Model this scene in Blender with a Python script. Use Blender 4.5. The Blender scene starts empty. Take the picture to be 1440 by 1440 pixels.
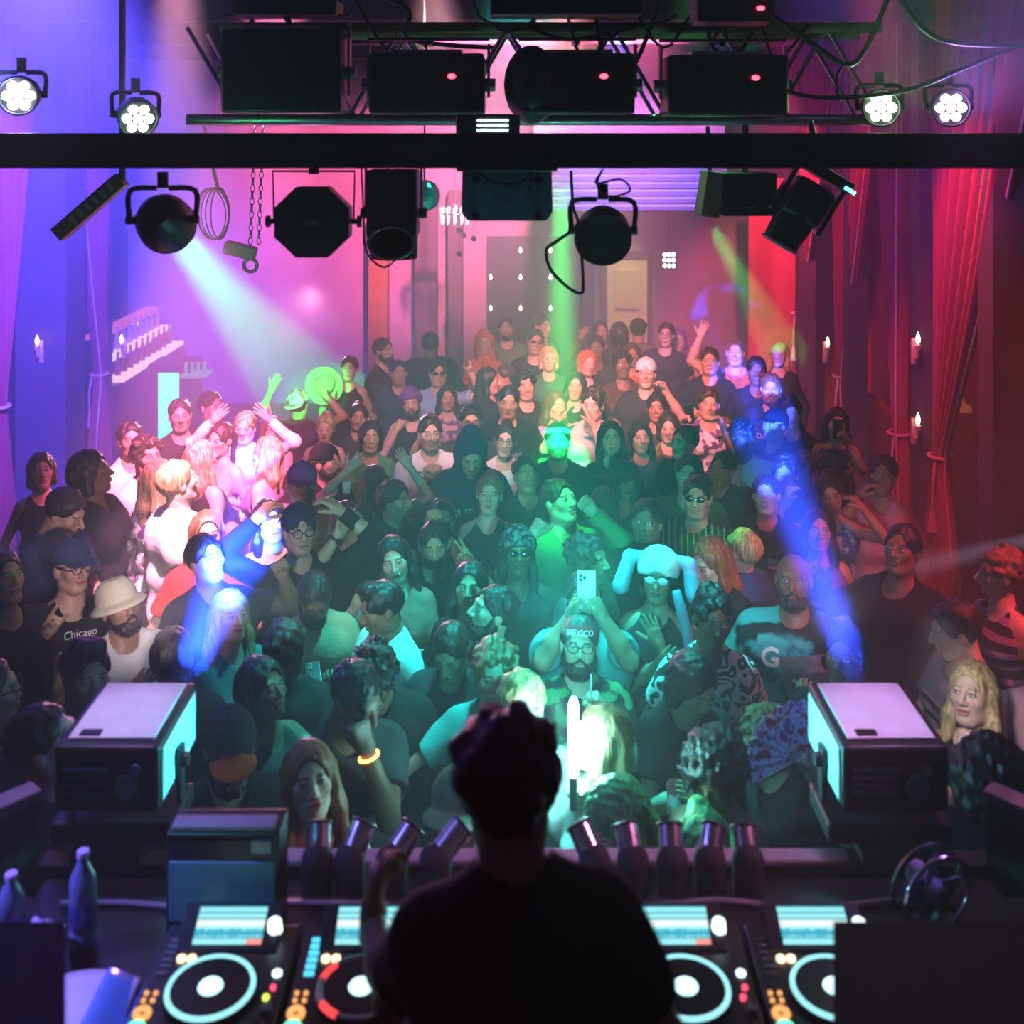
import bpy, bmesh, math, random
import numpy as np
from mathutils import Vector, Matrix, Euler
from mathutils.bvhtree import BVHTree
SC = bpy.context.scene
COL = SC.collection
F = np.float32
PI = math.pi
V = Vector
CAM = V((0.0, 0.0, 3.8)); FPX = 1600.0; HZ = 187.0     # the lens: eye point, focal length and horizon row

def at(px, py, d):
    return V(((px - 720) / FPX * d, d, CAM.z - (py - HZ) / FPX * d))

# ------------------------------------------------------------------ materials
MATS = {}
class E:
    """a socket of a node tree with arithmetic"""
    def __init__(s, nt, sock): s.nt, s.s = nt, sock
    def _m(s, op, *a):
        n = s.nt.nodes.new('ShaderNodeMath'); n.operation = op
        for i, v in enumerate((s,) + a):
            if isinstance(v, E): s.nt.links.new(v.s, n.inputs[i])
            else: n.inputs[i].default_value = float(v)
        return E(s.nt, n.outputs[0])
    def __add__(s, o): return s._m('ADD', o)
    def __radd__(s, o): return s._m('ADD', o)
    def __sub__(s, o): return s._m('SUBTRACT', o)
    def __rsub__(s, o): return (s * -1) + o
    def __mul__(s, o): return s._m('MULTIPLY', o)
    def __rmul__(s, o): return s._m('MULTIPLY', o)
    def __truediv__(s, o): return s._m('DIVIDE', o)
    def lt(s, o): return s._m('LESS_THAN', o)
    def gt(s, o): return s._m('GREATER_THAN', o)
    def abs(s): return s._m('ABSOLUTE')
    def max(s, o): return s._m('MAXIMUM', o)
    def min(s, o): return s._m('MINIMUM', o)
    def sin(s): return s._m('SINE')
    def frac(s): return s._m('FRACT')
    def ramp(s, a, b):          # smooth 0..1 from a to b
        n = s.nt.nodes.new('ShaderNodeMapRange'); n.interpolation_type = 'SMOOTHSTEP'
        s.nt.links.new(s.s, n.inputs[0])
        for k, v in ((1, a), (2, b), (3, 0.0), (4, 1.0)): n.inputs[k].default_value = v
        return E(s.nt, n.outputs[0])

def mixc(nt, fac, a, b):
    n = nt.nodes.new('ShaderNodeMix'); n.data_type = 'RGBA'
    for sock, v in ((n.inputs[0], fac), (n.inputs[6], a), (n.inputs[7], b)):
        if isinstance(v, E): nt.links.new(v.s, sock)
        elif isinstance(v, bpy.types.NodeSocket): nt.links.new(v, sock)
        elif isinstance(v, (int, float)): sock.default_value = v
        else: sock.default_value = (v[0], v[1], v[2], 1)
    return n.outputs[2]

def xyz(nt, sock):
    n = nt.nodes.new('ShaderNodeSeparateXYZ'); nt.links.new(sock, n.inputs[0])
    return [E(nt, n.outputs[i]) for i in range(3)]

def noise(nt, vec, scale, detail=3, rough=.5, stretch=None):
    if stretch:
        m = nt.nodes.new('ShaderNodeMapping'); m.inputs[3].default_value = stretch
        nt.links.new(vec, m.inputs[0]); vec = m.outputs[0]
    n = nt.nodes.new('ShaderNodeTexNoise'); n.inputs['Scale'].default_value = scale
    n.inputs['Detail'].default_value = detail; n.inputs['Roughness'].default_value = rough
    nt.links.new(vec, n.inputs['Vector'])
    return n

def newmat(name):
    m = bpy.data.materials.new(name); m.use_nodes = True
    nt = m.node_tree; b = nt.nodes['Principled BSDF']
    return m, nt, b

def tcoord(nt, which='Object'):
    n = nt.nodes.new('ShaderNodeTexCoord'); return n.outputs[which]

def bump(nt, b, height, strength, dist=.005):
    n = nt.nodes.new('ShaderNodeBump'); n.inputs['Strength'].default_value = strength
    n.inputs['Distance'].default_value = dist
    nt.links.new(height, n.inputs['Height']); nt.links.new(n.outputs[0], b.inputs['Normal'])

def mat(name, col=(.5, .5, .5), rough=.5, metal=0.0, nscale=30, namp=.25, bmp=0.0, emit=None, es=1.0, spec=.5, trans=0.0):
    if name in MATS: return MATS[name]
    m, nt, b = newmat(name)
    v = tcoord(nt)
    n = noise(nt, v, nscale)
    f = E(nt, n.outputs[0])
    c = mixc(nt, f, [x * (1 - namp) for x in col], [min(1, x * (1 + namp)) for x in col])
    nt.links.new(c, b.inputs['Base Color'])
    b.inputs['Roughness'].default_value = rough; b.inputs['Metallic'].default_value = metal
    b.inputs['Specular IOR Level'].default_value = spec
    if trans: b.inputs['Transmission Weight'].default_value = trans
    if bmp: bump(nt, b, n.outputs[0], bmp)
    if emit:
        b.inputs['Emission Color'].default_value = (*emit, 1); b.inputs['Emission Strength'].default_value = es
    MATS[name] = m
    return m

def face_group():
    g = bpy.data.node_groups.new('face_features', 'ShaderNodeTree')
    for nm, ty in (('Skin', 'NodeSocketColor'), ('Brow', 'NodeSocketColor'), ('Lip', 'NodeSocketColor'), ('Stubble', 'NodeSocketFloat'), ('Smile', 'NodeSocketFloat'), ('Liner', 'NodeSocketFloat')):
        g.interface.new_socket(nm, in_out='INPUT', socket_type=ty)
    g.interface.new_socket('Color', in_out='OUTPUT', socket_type='NodeSocketColor')
    gi = g.nodes.new('NodeGroupInput'); go = g.nodes.new('NodeGroupOutput')
    a = g.nodes.new('ShaderNodeAttribute'); a.attribute_name = 'hc'
    x, y, z = xyz(g, a.outputs['Vector'])
    ax = x.abs()
    front = y.lt(-.045) * z.lt(.2) * z.gt(-.2)
    nz = noise(g, a.outputs['Vector'], 60, 2)
    nzf = E(g, nz.outputs[0])
    c = gi.outputs['Skin']
    # cheeks and nose a little redder
    ch = (1 - (((ax - .042) * 30) * ((ax - .042) * 30) + ((z + .022) * 34) * ((z + .022) * 34)).min(1)) * front * .25
    c = mixc(g, ch, c, gi.outputs['Lip'])
    # stubble shade on jaw and upper lip
    st = z.ramp(-.03, -.055) * (1 - z.ramp(-.115, -.14)) * y.ramp(.02, -.02) * E(g, gi.outputs['Stubble']) * (nzf * .6 + .55)
    mouth0 = ((x / .026) * (x / .026) + ((z + .063) / .013) * ((z + .063) / .013)).gt(1)
    c = mixc(g, st * mouth0 * z.lt(.2), c, gi.outputs['Brow'])
    # lips
    zs = z + .062 - (x * x) * E(g, gi.outputs['Smile']) * 10
    e = (x / .024) * (x / .024) + (zs / .0095) * (zs / .0095)
    c = mixc(g, (1 - e.ramp(.8, 1.15)) * front, c, gi.outputs['Lip'])
    ln = (1 - (zs.abs()).ramp(.0010, .0024)) * (1 - ax.ramp(.02, .027)) * front
    c = mixc(g, ln * .85, c, (.02, .008, .008))
    # nostrils
    ns = 1 - (((ax - .0075) / .005) * ((ax - .0075) / .005) + ((z + .0385) / .003) * ((z + .0385) / .003)).ramp(.6, 1.3)
    c = mixc(g, ns * front * .75, c, (.02, .008, .008))
    # brows
    bz = z - .0265 + ((ax - .030) * (ax - .030)) * 9
    br = (1 - (bz.abs()).ramp(.0026, .0052)) * ax.ramp(.010, .016) * (1 - ax.ramp(.046, .054)) * front
    c = mixc(g, br * .85, c, gi.outputs['Brow'])
    # eyes: socket shade line, white, iris, upper lid
    ex = (ax - .0315); ez = (z - .005)
    lid = (ez - .0022 + ex * ex * 22)
    er = (ex / .0165) * (ex / .0165) + (ez / .0078) * (ez / .0078)
    c = mixc(g, (1 - er.ramp(.7, 1.2)) * front * (E(g, gi.outputs['Liner']) * .5 + .45), c, (.025, .012, .012))
    ew = (ex / .0135) * (ex / .0135) + ((ez + .0008) / .0052) * ((ez + .0008) / .0052)
    c = mixc(g, (1 - ew.ramp(.75, 1.1)) * front, c, (.72, .70, .68))
    ir = ex * ex + (ez + .0003) * (ez + .0003)
    c = mixc(g, (1 - ir.ramp(.0000200, .0000300)) * (1 - ew.ramp(.9, 1.1)) * front, c, (.03, .016, .01))
    ll = (1 - (lid - .0022).abs().ramp(.0008, .0022)) * (1 - ex.abs().ramp(.012, .017)) * front
    c = mixc(g, ll * .9, c, (.015, .008, .008))
    g.links.new(c, go.inputs[0])
    return g
FACE = face_group()

SKIN = {'fair': (.66, .42, .32), 'light': (.56, .34, .24), 'tan': (.42, .24, .15), 'olive': (.36, .20, .12), 'brown': (.20, .10, .06), 'dark': (.10, .05, .032)}
HAIRC = {'black': (.012, .010, .010), 'dark': (.03, .018, .012), 'brown': (.08, .04, .02), 'light': (.20, .11, .05), 'blond': (.48, .33, .15), 'red': (.30, .085, .03), 'grey': (.3, .3, .3), 'green': (.05, .35, .12), 'purple': (.22, .08, .45), 'orange': (.5, .12, .03)}
def skin(tone, hair='dark', stub=0.0, smile=0.0, fem=False):
    key = 'skin_%s_%s_%d_%d_%d' % (tone, hair, stub * 10, smile * 10, fem)
    if key in MATS: return MATS[key]
    m, nt, b = newmat(key)
    c = SKIN[tone]
    v = tcoord(nt)
    n = noise(nt, v, 26, 3)
    base = mixc(nt, E(nt, n.outputs[0]), [x * .86 for x in c], [min(1, x * 1.12) for x in c])
    g = nt.nodes.new('ShaderNodeGroup'); g.node_tree = FACE
    nt.links.new(base, g.inputs['Skin'])
    hc = HAIRC[hair]
    g.inputs['Brow'].default_value = (hc[0] * .6, hc[1] * .6, hc[2] * .6, 1)
    lip = (min(1, c[0] * .9), c[1] * .45, c[2] * .5) if not fem else (min(1, c[0] * .85), c[1] * .28, c[2] * .36)
    g.inputs['Lip'].default_value = (*lip, 1)
    g.inputs['Stubble'].default_value = stub; g.inputs['Smile'].default_value = smile; g.inputs['Liner'].default_value = 1.0 if fem else .3
    nt.links.new(g.outputs[0], b.inputs['Base Color'])
    b.inputs['Roughness'].default_value = .48
    b.inputs['Subsurface Weight'].default_value = 0.0
    MATS[key] = m
    return m

def hairm(col):
    key = 'hair_' + col
    if key in MATS: return MATS[key]
    m, nt, b = newmat(key); c = HAIRC[col]
    n = noise(nt, tcoord(nt), 70, 3, .6, (1, 1, .18))
    k = mixc(nt, E(nt, n.outputs[0]).ramp(.3, .7), [x * .45 for x in c], [min(1, x * 1.5) for x in c])
    nt.links.new(k, b.inputs['Base Color']); b.inputs['Roughness'].default_value = .42
    bump(nt, b, n.outputs[0], .9, .008)
    MATS[key] = m
    return m

CLOTH = {'black': (.012, .012, .014), 'charcoal': (.035, .035, .04), 'grey': (.18, .18, .19), 'lightgrey': (.42, .42, .42), 'white': (.78, .78, .77), 'cream': (.66, .60, .46), 'navy': (.02, .03, .085), 'blue': (.04, .09, .32), 'denim': (.08, .12, .22), 'lightblue': (.3, .42, .62), 'teal': (.05, .33, .34), 'green': (.05, .22, .09), 'lime': (.35, .75, .12), 'olive': (.12, .13, .06), 'red': (.45, .03, .03), 'coral': (.62, .2, .15), 'pink': (.7, .35, .42), 'peach': (.62, .36, .22), 'orange': (.72, .11, .02), 'brown': (.13, .06, .03), 'purple': (.16, .06, .25), 'mauve': (.4, .22, .4), 'yellow': (.75, .62, .2), 'gold': (.45, .28, .08)}
def cloth(col, pat=None, col2='white'):
    key = 'cloth_%s_%s_%s' % (col, pat, col2 if pat else '')
    if key in MATS: return MATS[key]
    m, nt, b = newmat(key)
    c = CLOTH[col]; d = CLOTH[col2]
    v = tcoord(nt)
    n = noise(nt, v, 9, 4, .6)
    k = mixc(nt, E(nt, n.outputs[0]), [x * .8 for x in c], [min(1, x * 1.15) for x in c])
    x, y, z = xyz(nt, v)
    if pat == 'pinstripe': k = mixc(nt, ((x * 28 + y * 4).frac() - .5).abs().lt(.10), k, d)
    elif pat == 'stripe': k = mixc(nt, ((z * 14).frac()).lt(.45), k, d)
    elif pat == 'plaid':
        k = mixc(nt, ((z * 16).frac()).lt(.4) * .7, k, d); k = mixc(nt, ((x * 16 + y * 3).frac()).lt(.3) * .5, k, d)
    elif pat in ('floral', 'tiedye', 'fur', 'leopard', 'zebra'):
        s = {'floral': 16, 'tiedye': 5, 'fur': 45, 'leopard': 34, 'zebra': 7}[pat]
        n2 = noise(nt, v, s, 2 if pat != 'tiedye' else 4, .5)
        t = E(nt, n2.outputs[0])
        if pat == 'zebra': t = (t * 60).sin() * .5 + .5
        k = mixc(nt, t.ramp(.48, .56) if pat != 'fur' else t.ramp(.3, .7), k, d)
    nt.links.new(k, b.inputs['Base Color'])
    b.inputs['Roughness'].default_value = .85; b.inputs['Specular IOR Level'].default_value = .25
    n3 = noise(nt, v, 12, 5, .6)
    bump(nt, b, n3.outputs[0], .5, .02)
    MATS[key] = m
    return m

# ------------------------------------------------------------------ implicit surfaces
class Field:
    def __init__(s, lo, hi, h):
        s.lo = np.array(lo, F); s.h = F(h)
        s.n = np.maximum(4, np.ceil((np.array(hi, F) - s.lo) / h).astype(int) + 1)
        s.D = np.full(tuple(s.n), .25, F)
        s.ax = [s.lo[i] + s.h * np.arange(s.n[i], dtype=F) for i in range(3)]
    def box(s, lo, hi):
        a = [max(0, int((lo[i] - s.lo[i]) / s.h)) for i in range(3)]
        b = [min(int(s.n[i]), int((hi[i] - s.lo[i]) / s.h) + 2) for i in range(3)]
        if any(b[i] <= a[i] for i in range(3)): return None, None
        sl = tuple(slice(a[i], b[i]) for i in range(3))
        X = s.ax[0][sl[0]][:, None, None]; Y = s.ax[1][sl[1]][None, :, None]; Z = s.ax[2][sl[2]][None, None, :]
        return sl, (X, Y, Z)
    def put(s, sl, d, k, op):
        A = s.D[sl]
        if op == 'u':
            if k <= 0: s.D[sl] = np.minimum(A, d); return
            h = np.clip(F(.5) + F(.5 / k) * (d - A), 0, 1)
            s.D[sl] = d + (A - d) * h - F(k) * h * (1 - h)
        else:
            if k <= 0: s.D[sl] = np.maximum(A, -d); return
            h = np.clip(F(.5) - F(.5 / k) * (A + d), 0, 1)
            s.D[sl] = A + (-d - A) * h + F(k) * h * (1 - h)
    def cap(s, a, b, r1, r2=None, k=.02, op='u', cut=None, dy=None):
        r2 = r1 if r2 is None else r2
        m = max(r1, r2) + k + .035 + 2 * float(s.h)
        sl, P = s.box([min(a[i], b[i]) - m for i in range(3)], [max(a[i], b[i]) + m for i in range(3)])
        if sl is None: return s
        X, Y, Z = P
        w = [F(b[i] - a[i]) for i in range(3)]; L = max(1e-9, float(sum(x * x for x in w)))
        x = X - F(a[0]); y = Y - F(a[1]); z = Z - F(a[2])
        t = np.clip((x * w[0] + y * w[1] + z * w[2]) / F(L), 0, 1)
        d = np.sqrt((x - t * w[0]) ** 2 + (y - t * w[1]) ** 2 + (z - t * w[2]) ** 2) - (F(r1) + F(r2 - r1) * t)
        if cut is not None:
            p, nrm = cut
            d = np.maximum(d, (X - F(p[0])) * F(nrm[0]) + (Y - F(p[1])) * F(nrm[1]) + (Z - F(p[2])) * F(nrm[2]))
        s.put(sl, d, k, op); return s
    def ell(s, c, r, k=.02, op='u', R=None):
        m = max(r) + k + .03 + 2 * float(s.h)
        sl, P = s.box([c[i] - m for i in range(3)], [c[i] + m for i in range(3)])
        if sl is None: return s
        x, y, z = P[0] - F(c[0]), P[1] - F(c[1]), P[2] - F(c[2])
        if R is not None:
            x, y, z = [F(R[0][i]) * x + F(R[1][i]) * y + F(R[2][i]) * z for i in range(3)]
        k0 = np.sqrt((x / F(r[0])) ** 2 + (y / F(r[1])) ** 2 + (z / F(r[2])) ** 2)
        k1 = np.sqrt((x / F(r[0] ** 2)) ** 2 + (y / F(r[1] ** 2)) ** 2 + (z / F(r[2] ** 2)) ** 2) + F(1e-6)
        s.put(sl, k0 * (k0 - 1) / k1, k, op); return s
    def plane(s, p, n):     # keep the side where (x-p).n < 0
        X = s.ax[0][:, None, None]; Y = s.ax[1][None, :, None]; Z = s.ax[2][None, None, :]
        d = (X - F(p[0])) * F(n[0]) + (Y - F(p[1])) * F(n[1]) + (Z - F(p[2])) * F(n[2])
        s.D = np.maximum(s.D, d); return s
    def wave(s, amp, freq, seed=0, st=(1, 1, 1), n=4):
        r = np.random.RandomState(seed)
        X = s.ax[0][:, None, None] * F(st[0]); Y = s.ax[1][None, :, None] * F(st[1]); Z = s.ax[2][None, None, :] * F(st[2])
        t = 0
        for i in range(n):
            v = r.normal(size=3); v /= np.linalg.norm(v); f = freq * (.7 + .9 * r.rand())
            t = t + np.sin(X * F(v[0] * f) + Y * F(v[1] * f) + Z * F(v[2] * f) + F(r.rand() * 6.28))
        s.D = s.D + F(amp / n ** .5) * t; return s
    def mesh(s):
        D = s.D
        D[0] = D[-1] = .1; D[:, 0] = D[:, -1] = .1; D[:, :, 0] = D[:, :, -1] = .1
        S = D < 0
        nx, ny, nz = D.shape
        cs = np.zeros((nx - 1, ny - 1, nz - 1), np.int8)
        OFF = [(i, j, k) for i in (0, 1) for j in (0, 1) for k in (0, 1)]
        for i, j, k in OFF: cs += S[i:nx - 1 + i, j:ny - 1 + j, k:nz - 1 + k]
        M = (cs > 0) & (cs < 8)
        ci = np.argwhere(M)
        if len(ci) == 0: return np.zeros((0, 3), F), np.zeros((0, 4), np.int32)
        idx = np.full(M.shape, -1, np.int32); idx[M] = np.arange(len(ci), dtype=np.int32)
        vals = [D[ci[:, 0] + o[0], ci[:, 1] + o[1], ci[:, 2] + o[2]] for o in OFF]
        acc = np.zeros((len(ci), 3), F); cnt = np.zeros(len(ci), F)
        for p in range(8):
            for q in range(p + 1, 8):
                df = [OFF[q][t] - OFF[p][t] for t in range(3)]
                if sum(df) != 1 or min(df) < 0: continue
                a, b = vals[p], vals[q]
                m = (a < 0) != (b < 0)
                t = np.where(m, a / np.where(m, a - b, 1), 0).astype(F)
                mf = m.astype(F); cnt += mf
                for e in range(3): acc[:, e] += mf * (OFF[p][e] + t * df[e])
        v = (acc / cnt[:, None] + ci) * s.h + s.lo
        Q = []
        for axn in range(3):
            u, w = (axn + 1) % 3, (axn + 2) % 3
            A = np.moveaxis(S, (axn, u, w), (0, 1, 2)); I = np.moveaxis(idx, (axn, u, w), (0, 1, 2))
            a, b = A[:-1, 1:-1, 1:-1], A[1:, 1:-1, 1:-1]
            e = np.argwhere(a != b)
            if not len(e): continue
            i, j, k = e[:, 0], e[:, 1], e[:, 2]
            q = np.stack([I[i, j, k], I[i, j + 1, k], I[i, j + 1, k + 1], I[i, j, k + 1]], 1)
            fl = b[i, j, k]
            q[fl] = q[fl][:, ::-1]
            Q.append(q)
        return v.astype(F), np.concatenate(Q).astype(np.int32)

def mk(name, parts, mats, parent=None, hc=None):
    """parts: list of (verts, quads, material index); one mesh object"""
    me = bpy.data.meshes.new(name)
    nv = sum(len(p[0]) for p in parts); nq = sum(len(p[1]) for p in parts)
    vs = np.concatenate([p[0] for p in parts]); off = 0; qs = []; mi = []
    for p in parts:
        qs.append(p[1] + off); off += len(p[0]); mi.append(np.full(len(p[1]), p[2], np.int32))
    qs = np.concatenate(qs); mi = np.concatenate(mi); w = qs.shape[1]
    me.vertices.add(nv); me.vertices.foreach_set('co', vs.astype(F).ravel())
    me.loops.add(nq * w); me.loops.foreach_set('vertex_index', qs.astype(np.int32).ravel())
    me.polygons.add(nq); me.polygons.foreach_set('loop_start', np.arange(0, nq * w, w, dtype=np.int32))
    me.polygons.foreach_set('material_index', mi)
    me.polygons.foreach_set('use_smooth', np.ones(nq, bool))
    for m in mats: me.materials.append(m)
    if hc is not None:
        a = me.attributes.new('hc', 'FLOAT_VECTOR', 'POINT'); a.data.foreach_set('vector', hc.astype(F).ravel())
    me.update(calc_edges=True)
    o = bpy.data.objects.new(name, me); COL.objects.link(o)
    if parent: o.parent = parent
    return o

def tr(v, R, t, s=1.0):
    return (v * F(s)) @ np.array(R, F).T + np.array(t, F)
# ------------------------------------------------------------------ people
CACHE = {}
def head_mesh(fem, var, h):
    key = ('head', fem, var, h)
    if key in CACHE: return CACHE[key]
    r = random.Random(var * 7 + fem)
    jw = (.040 if fem else .046) + r.uniform(-.004, .004); nl = r.uniform(.92, 1.12); cw = r.uniform(.96, 1.05); fl = r.uniform(-.004, .005)
    f = Field((-.115, -.15, -.205), (.115, .135, .14), h)
    f.ell((0, .015, .032), (.0755 * cw, .097, .087), 0)
    f.ell((0, -.022, -.025), (.063 * cw, .071, .088), .02)
    f.ell((0, -.056, -.098 - fl), (.030 if not fem else .024, .030, .022), .03)
    for s in (-1, 1):
        f.cap((s * jw, .0, -.062), (s * jw * .55, -.05, -.095 - fl), .021, .018, .025)
        f.ell((s * .043, -.056, -.018), (.022, .024, .024), .02)
        f.ell((s * .0775 * cw, .012, -.004), (.011, .021, .032), .008)
        f.ell((s * .0315, -.099, .006), (.0175, .020, .012), .012, 's')
        f.ell((s * .0315, -.0775, .005), (.0155, .0145, .0125), .004)
    f.cap((-.034, -.079, .026), (.034, -.079, .026), .012 if not fem else .008, None, .014)
    f.cap((0, -.088, .018), (0, -.108 * nl, -.027), .0085, .0125, .012)
    for s in (-1, 1): f.ell((s * .0125, -.098, -.033), (.009, .011, .008), .008)
    f.cap((-.017, -.0905, -.057), (.017, -.0905, -.057), .0075, None, .008)
    f.cap((-.013, -.0895, -.0685), (.013, -.0895, -.0685), .0085, None, .008)
    f.ell((0, -.1, -.0625), (.022, .008, .0022), .004, 's')
    f.cap((0, .022, -.06), (0, .034, -.21), .052 if fem else .06, .052 if fem else .06, .035)
    CACHE[key] = f.mesh()
    return CACHE[key]

HANDS = {   # curl of (index, middle, ring, pinky), thumb closure, finger spread
    'open': ((.12, .08, .1, .15), .1, 1.0), 'relax': ((.45, .55, .65, .75), .35, .5), 'fist': ((1.5, 1.55, 1.6, 1.6), 1.1, .2),
    'hold': ((.95, .95, 1.0, 1.05), .7, .35), 'peace': ((.05, .05, 1.5, 1.5), 1.1, 1.1), 'point': ((.05, 1.4, 1.5, 1.5), 1.0, .3),
    'horns': ((.05, 1.5, 1.5, .1), 1.0, .8), 'pinch': ((.9, .75, .6, .5), .8, .8), 'flat': ((.05, .05, .05, .08), .15, .25)}
def hand_mesh(pose, h, left):
    key = ('hand', pose, h, left)
    if key in CACHE: return CACHE[key]
    curl, th, sp = HANDS[pose]
    f = Field((-.11, -.12, -.045), (.11, .08, .21), h)
    f.cap((0, 0, -.04), (0, 0, .015), .027, .029, 0)
    xs = (.030, .010, -.010, -.029); L = (.074, .082, .075, .059)
    for i in range(4):
        f.cap((xs[i] * .6, .002, .01), (xs[i], .002, .086 - abs(i - 1) * .004), .0155, .013, .016)
        p = np.array((xs[i], .002, .086 - abs(i - 1) * .004)); a = 0.0; sx = (1.3 - i) * .085 * sp
        for q, (frac, w) in enumerate(((.45, .9), (.32, 1.15), (.23, .75))):
            a += curl[i] * w
            d = np.array((math.sin(sx) * math.cos(a), -math.sin(a), math.cos(sx) * math.cos(a)))
            e = p + d * L[i] * frac * 1.05
            f.cap(p, e, .0098 - q * .0009, .0091 - q * .0009, .005 if q else .008)
            p = e
    p = np.array((.022, -.004, .018)); a0 = .75 - th * .35
    for q, (ln, ra, rb, da) in enumerate(((.045, .0155, .012, 0), (.033, .0115, .0105, .25), (.027, .0105, .0085, .3))):
        el = a0 - da * th * 2.2; tw = .25 + th * .75 * (.5 + q * .5)
        d = np.array((math.sin(el) * math.cos(tw * .6), -math.sin(tw) * .75, math.cos(el) * .9)); d /= np.linalg.norm(d)
        e = p + d * ln; f.cap(p, e, ra, rb, .012 if q == 0 else .006); p = e
    v, q = f.mesh()
    if not left: v = v * np.array((-1, 1, 1), F); q = q[:, ::-1]
    CACHE[key] = (v, q)
    return CACHE[key]

def hair_mesh(style, seed, h, hat=False):
    key = ('hair', style, seed, h, hat)
    if key in CACHE: return CACHE[key]
    lon = style.startswith('long'); low = {'long': -.42, 'longer': -.52}.get(style, -.2)
    lo = (-.19, -.17, low - .06) if lon else (-.2, -.17, -.2); hi = (.19, .27, .26)
    f = Field(lo, hi, h)
    th = {'buzz': .004, 'fade': .009, 'short': .0105, 'quiff': .0105, 'curly': .017, 'afro': .05, 'bob': .015, 'bun': .012, 'pony': .012, 'mess': .015, 'updo': .016}.get(style, .011)
    f.ell((0, .017, .034), (.078 + th, .099 + th, .088 + th), 0)
    if style == 'afro': f.ell((0, .03, .05), (.125, .13, .12), .02)
    if style == 'quiff': f.ell((0, -.045, .118), (.055, .05, .032), .03)
    # face opening
    f.ell((0, -.115, -.022), (.074, .086, .106), .010, 's')
    if style in ('buzz', 'fade', 'short', 'quiff', 'mess', 'curly'):
        f.plane((0, .0, -.012), (0, -.50, -.75)) if style != 'curly' else f.plane((0, .0, -.035), (0, -.45, -.8))
        for s in (-1, 1): f.ell((s * .085, -.012, -.03), (.03, .032, .036), .006, 's')
    elif not lon and style not in ('afro', 'bob'):
        f.plane((0, .0, -.03), (0, -.5, -.8))
        for s in (-1, 1): f.ell((s * .088, .0, -.02), (.026, .026, .036), .006, 's')
    elif style == 'afro': f.plane((0, .02, -.05), (0, -.35, -.9))
    if style == 'bun': f.ell((0, .075, .115), (.045, .045, .04), .015)
    if style == 'updo':
        for i in range(5): f.ell((.035 * math.cos(i * 2.2), .06 + .03 * math.sin(i * 2.9), .10 + .012 * (i % 3)), (.034, .034, .03), .012)
    if style == 'pony':
        f.cap((0, .105, .06), (0, .16, .0), .028, .03, .015); f.cap((0, .16, .0), (0, .155, -.19), .03, .012, .02)
    if style == 'bob':
        for s in (-1, 1): f.cap((s * .07, .01, .02), (s * .078, .0, -.085), .03, .026, .03)
        f.cap((-.045, .075, 0), (-.045, .075, -.09), .042, .036, .04); f.cap((.045, .075, 0), (.045, .075, -.09), .042, .036, .04)
    if lon:
        r = random.Random(seed)
        for s in (-1, 1):
            f.cap((s * .072, .012, .03), (s * .088, .005, -.10), .026, .028, .03)
            f.cap((s * .088, .005, -.10), (s * (.105 + r.uniform(-.01, .02)), -.02 + r.uniform(-.03, .05), low * .85), .030, .020, .03)
            f.cap((s * .04, .075, .0), (s * .06, .095, -.15), .048, .045, .04)
            f.cap((s * .06, .095, -.15), (s * .055, .115, low), .045, .022, .04)
        f.ell((0, -.115, -.024), (.067, .086, .108), .01, 's')
    a, fr = {'short': (.0035, 100), 'quiff': (.004, 95), 'curly': (.0075, 140), 'afro': (.006, 130), 'mess': (.005, 110), 'updo': (.005, 120)}.get(style, (.0025, 150))
    if style in ('curly', 'afro', 'mess', 'updo'): f.wave(a, fr * .55, seed + 9, (1, 1, 1), 9)
    f.wave(a, fr, seed, (1, 1, .22 if lon else .5 if style in ('short', 'quiff', 'bob', 'pony') else 1), 9)
    if hat: f.plane((0, 0, .028), (0, -.15, 1))
    CACHE[key] = f.mesh()
    return CACHE[key]

def beard_mesh(full, h):
    key = ('beard', full, h)
    if key in CACHE: return CACHE[key]
    f = Field((-.1, -.15, -.17), (.1, .05, .03), h)
    t = .010 if not full else .017
    f.ell((0, -.056, -.100), (.032 + t, .032 + t, .024 + t), 0)
    for s in (-1, 1):
        f.cap((s * .050, .0, -.055), (s * .028, -.05, -.095), .023 + t * .5, .021 + t * .6, .03)
        f.cap((s * .062, -.002, -.01), (s * .052, -.005, -.055), .012 + t * .2, .022, .02)
        f.cap((s * .004, -.1, -.047), (s * .028, -.083, -.068), .0075, .008, .01)
    f.ell((0, -.105, -.0635), (.021, .030, .0105), .004, 's')
    f.wave(.0022, 230, 3)
    CACHE[key] = f.mesh()
    return CACHE[key]

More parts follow.
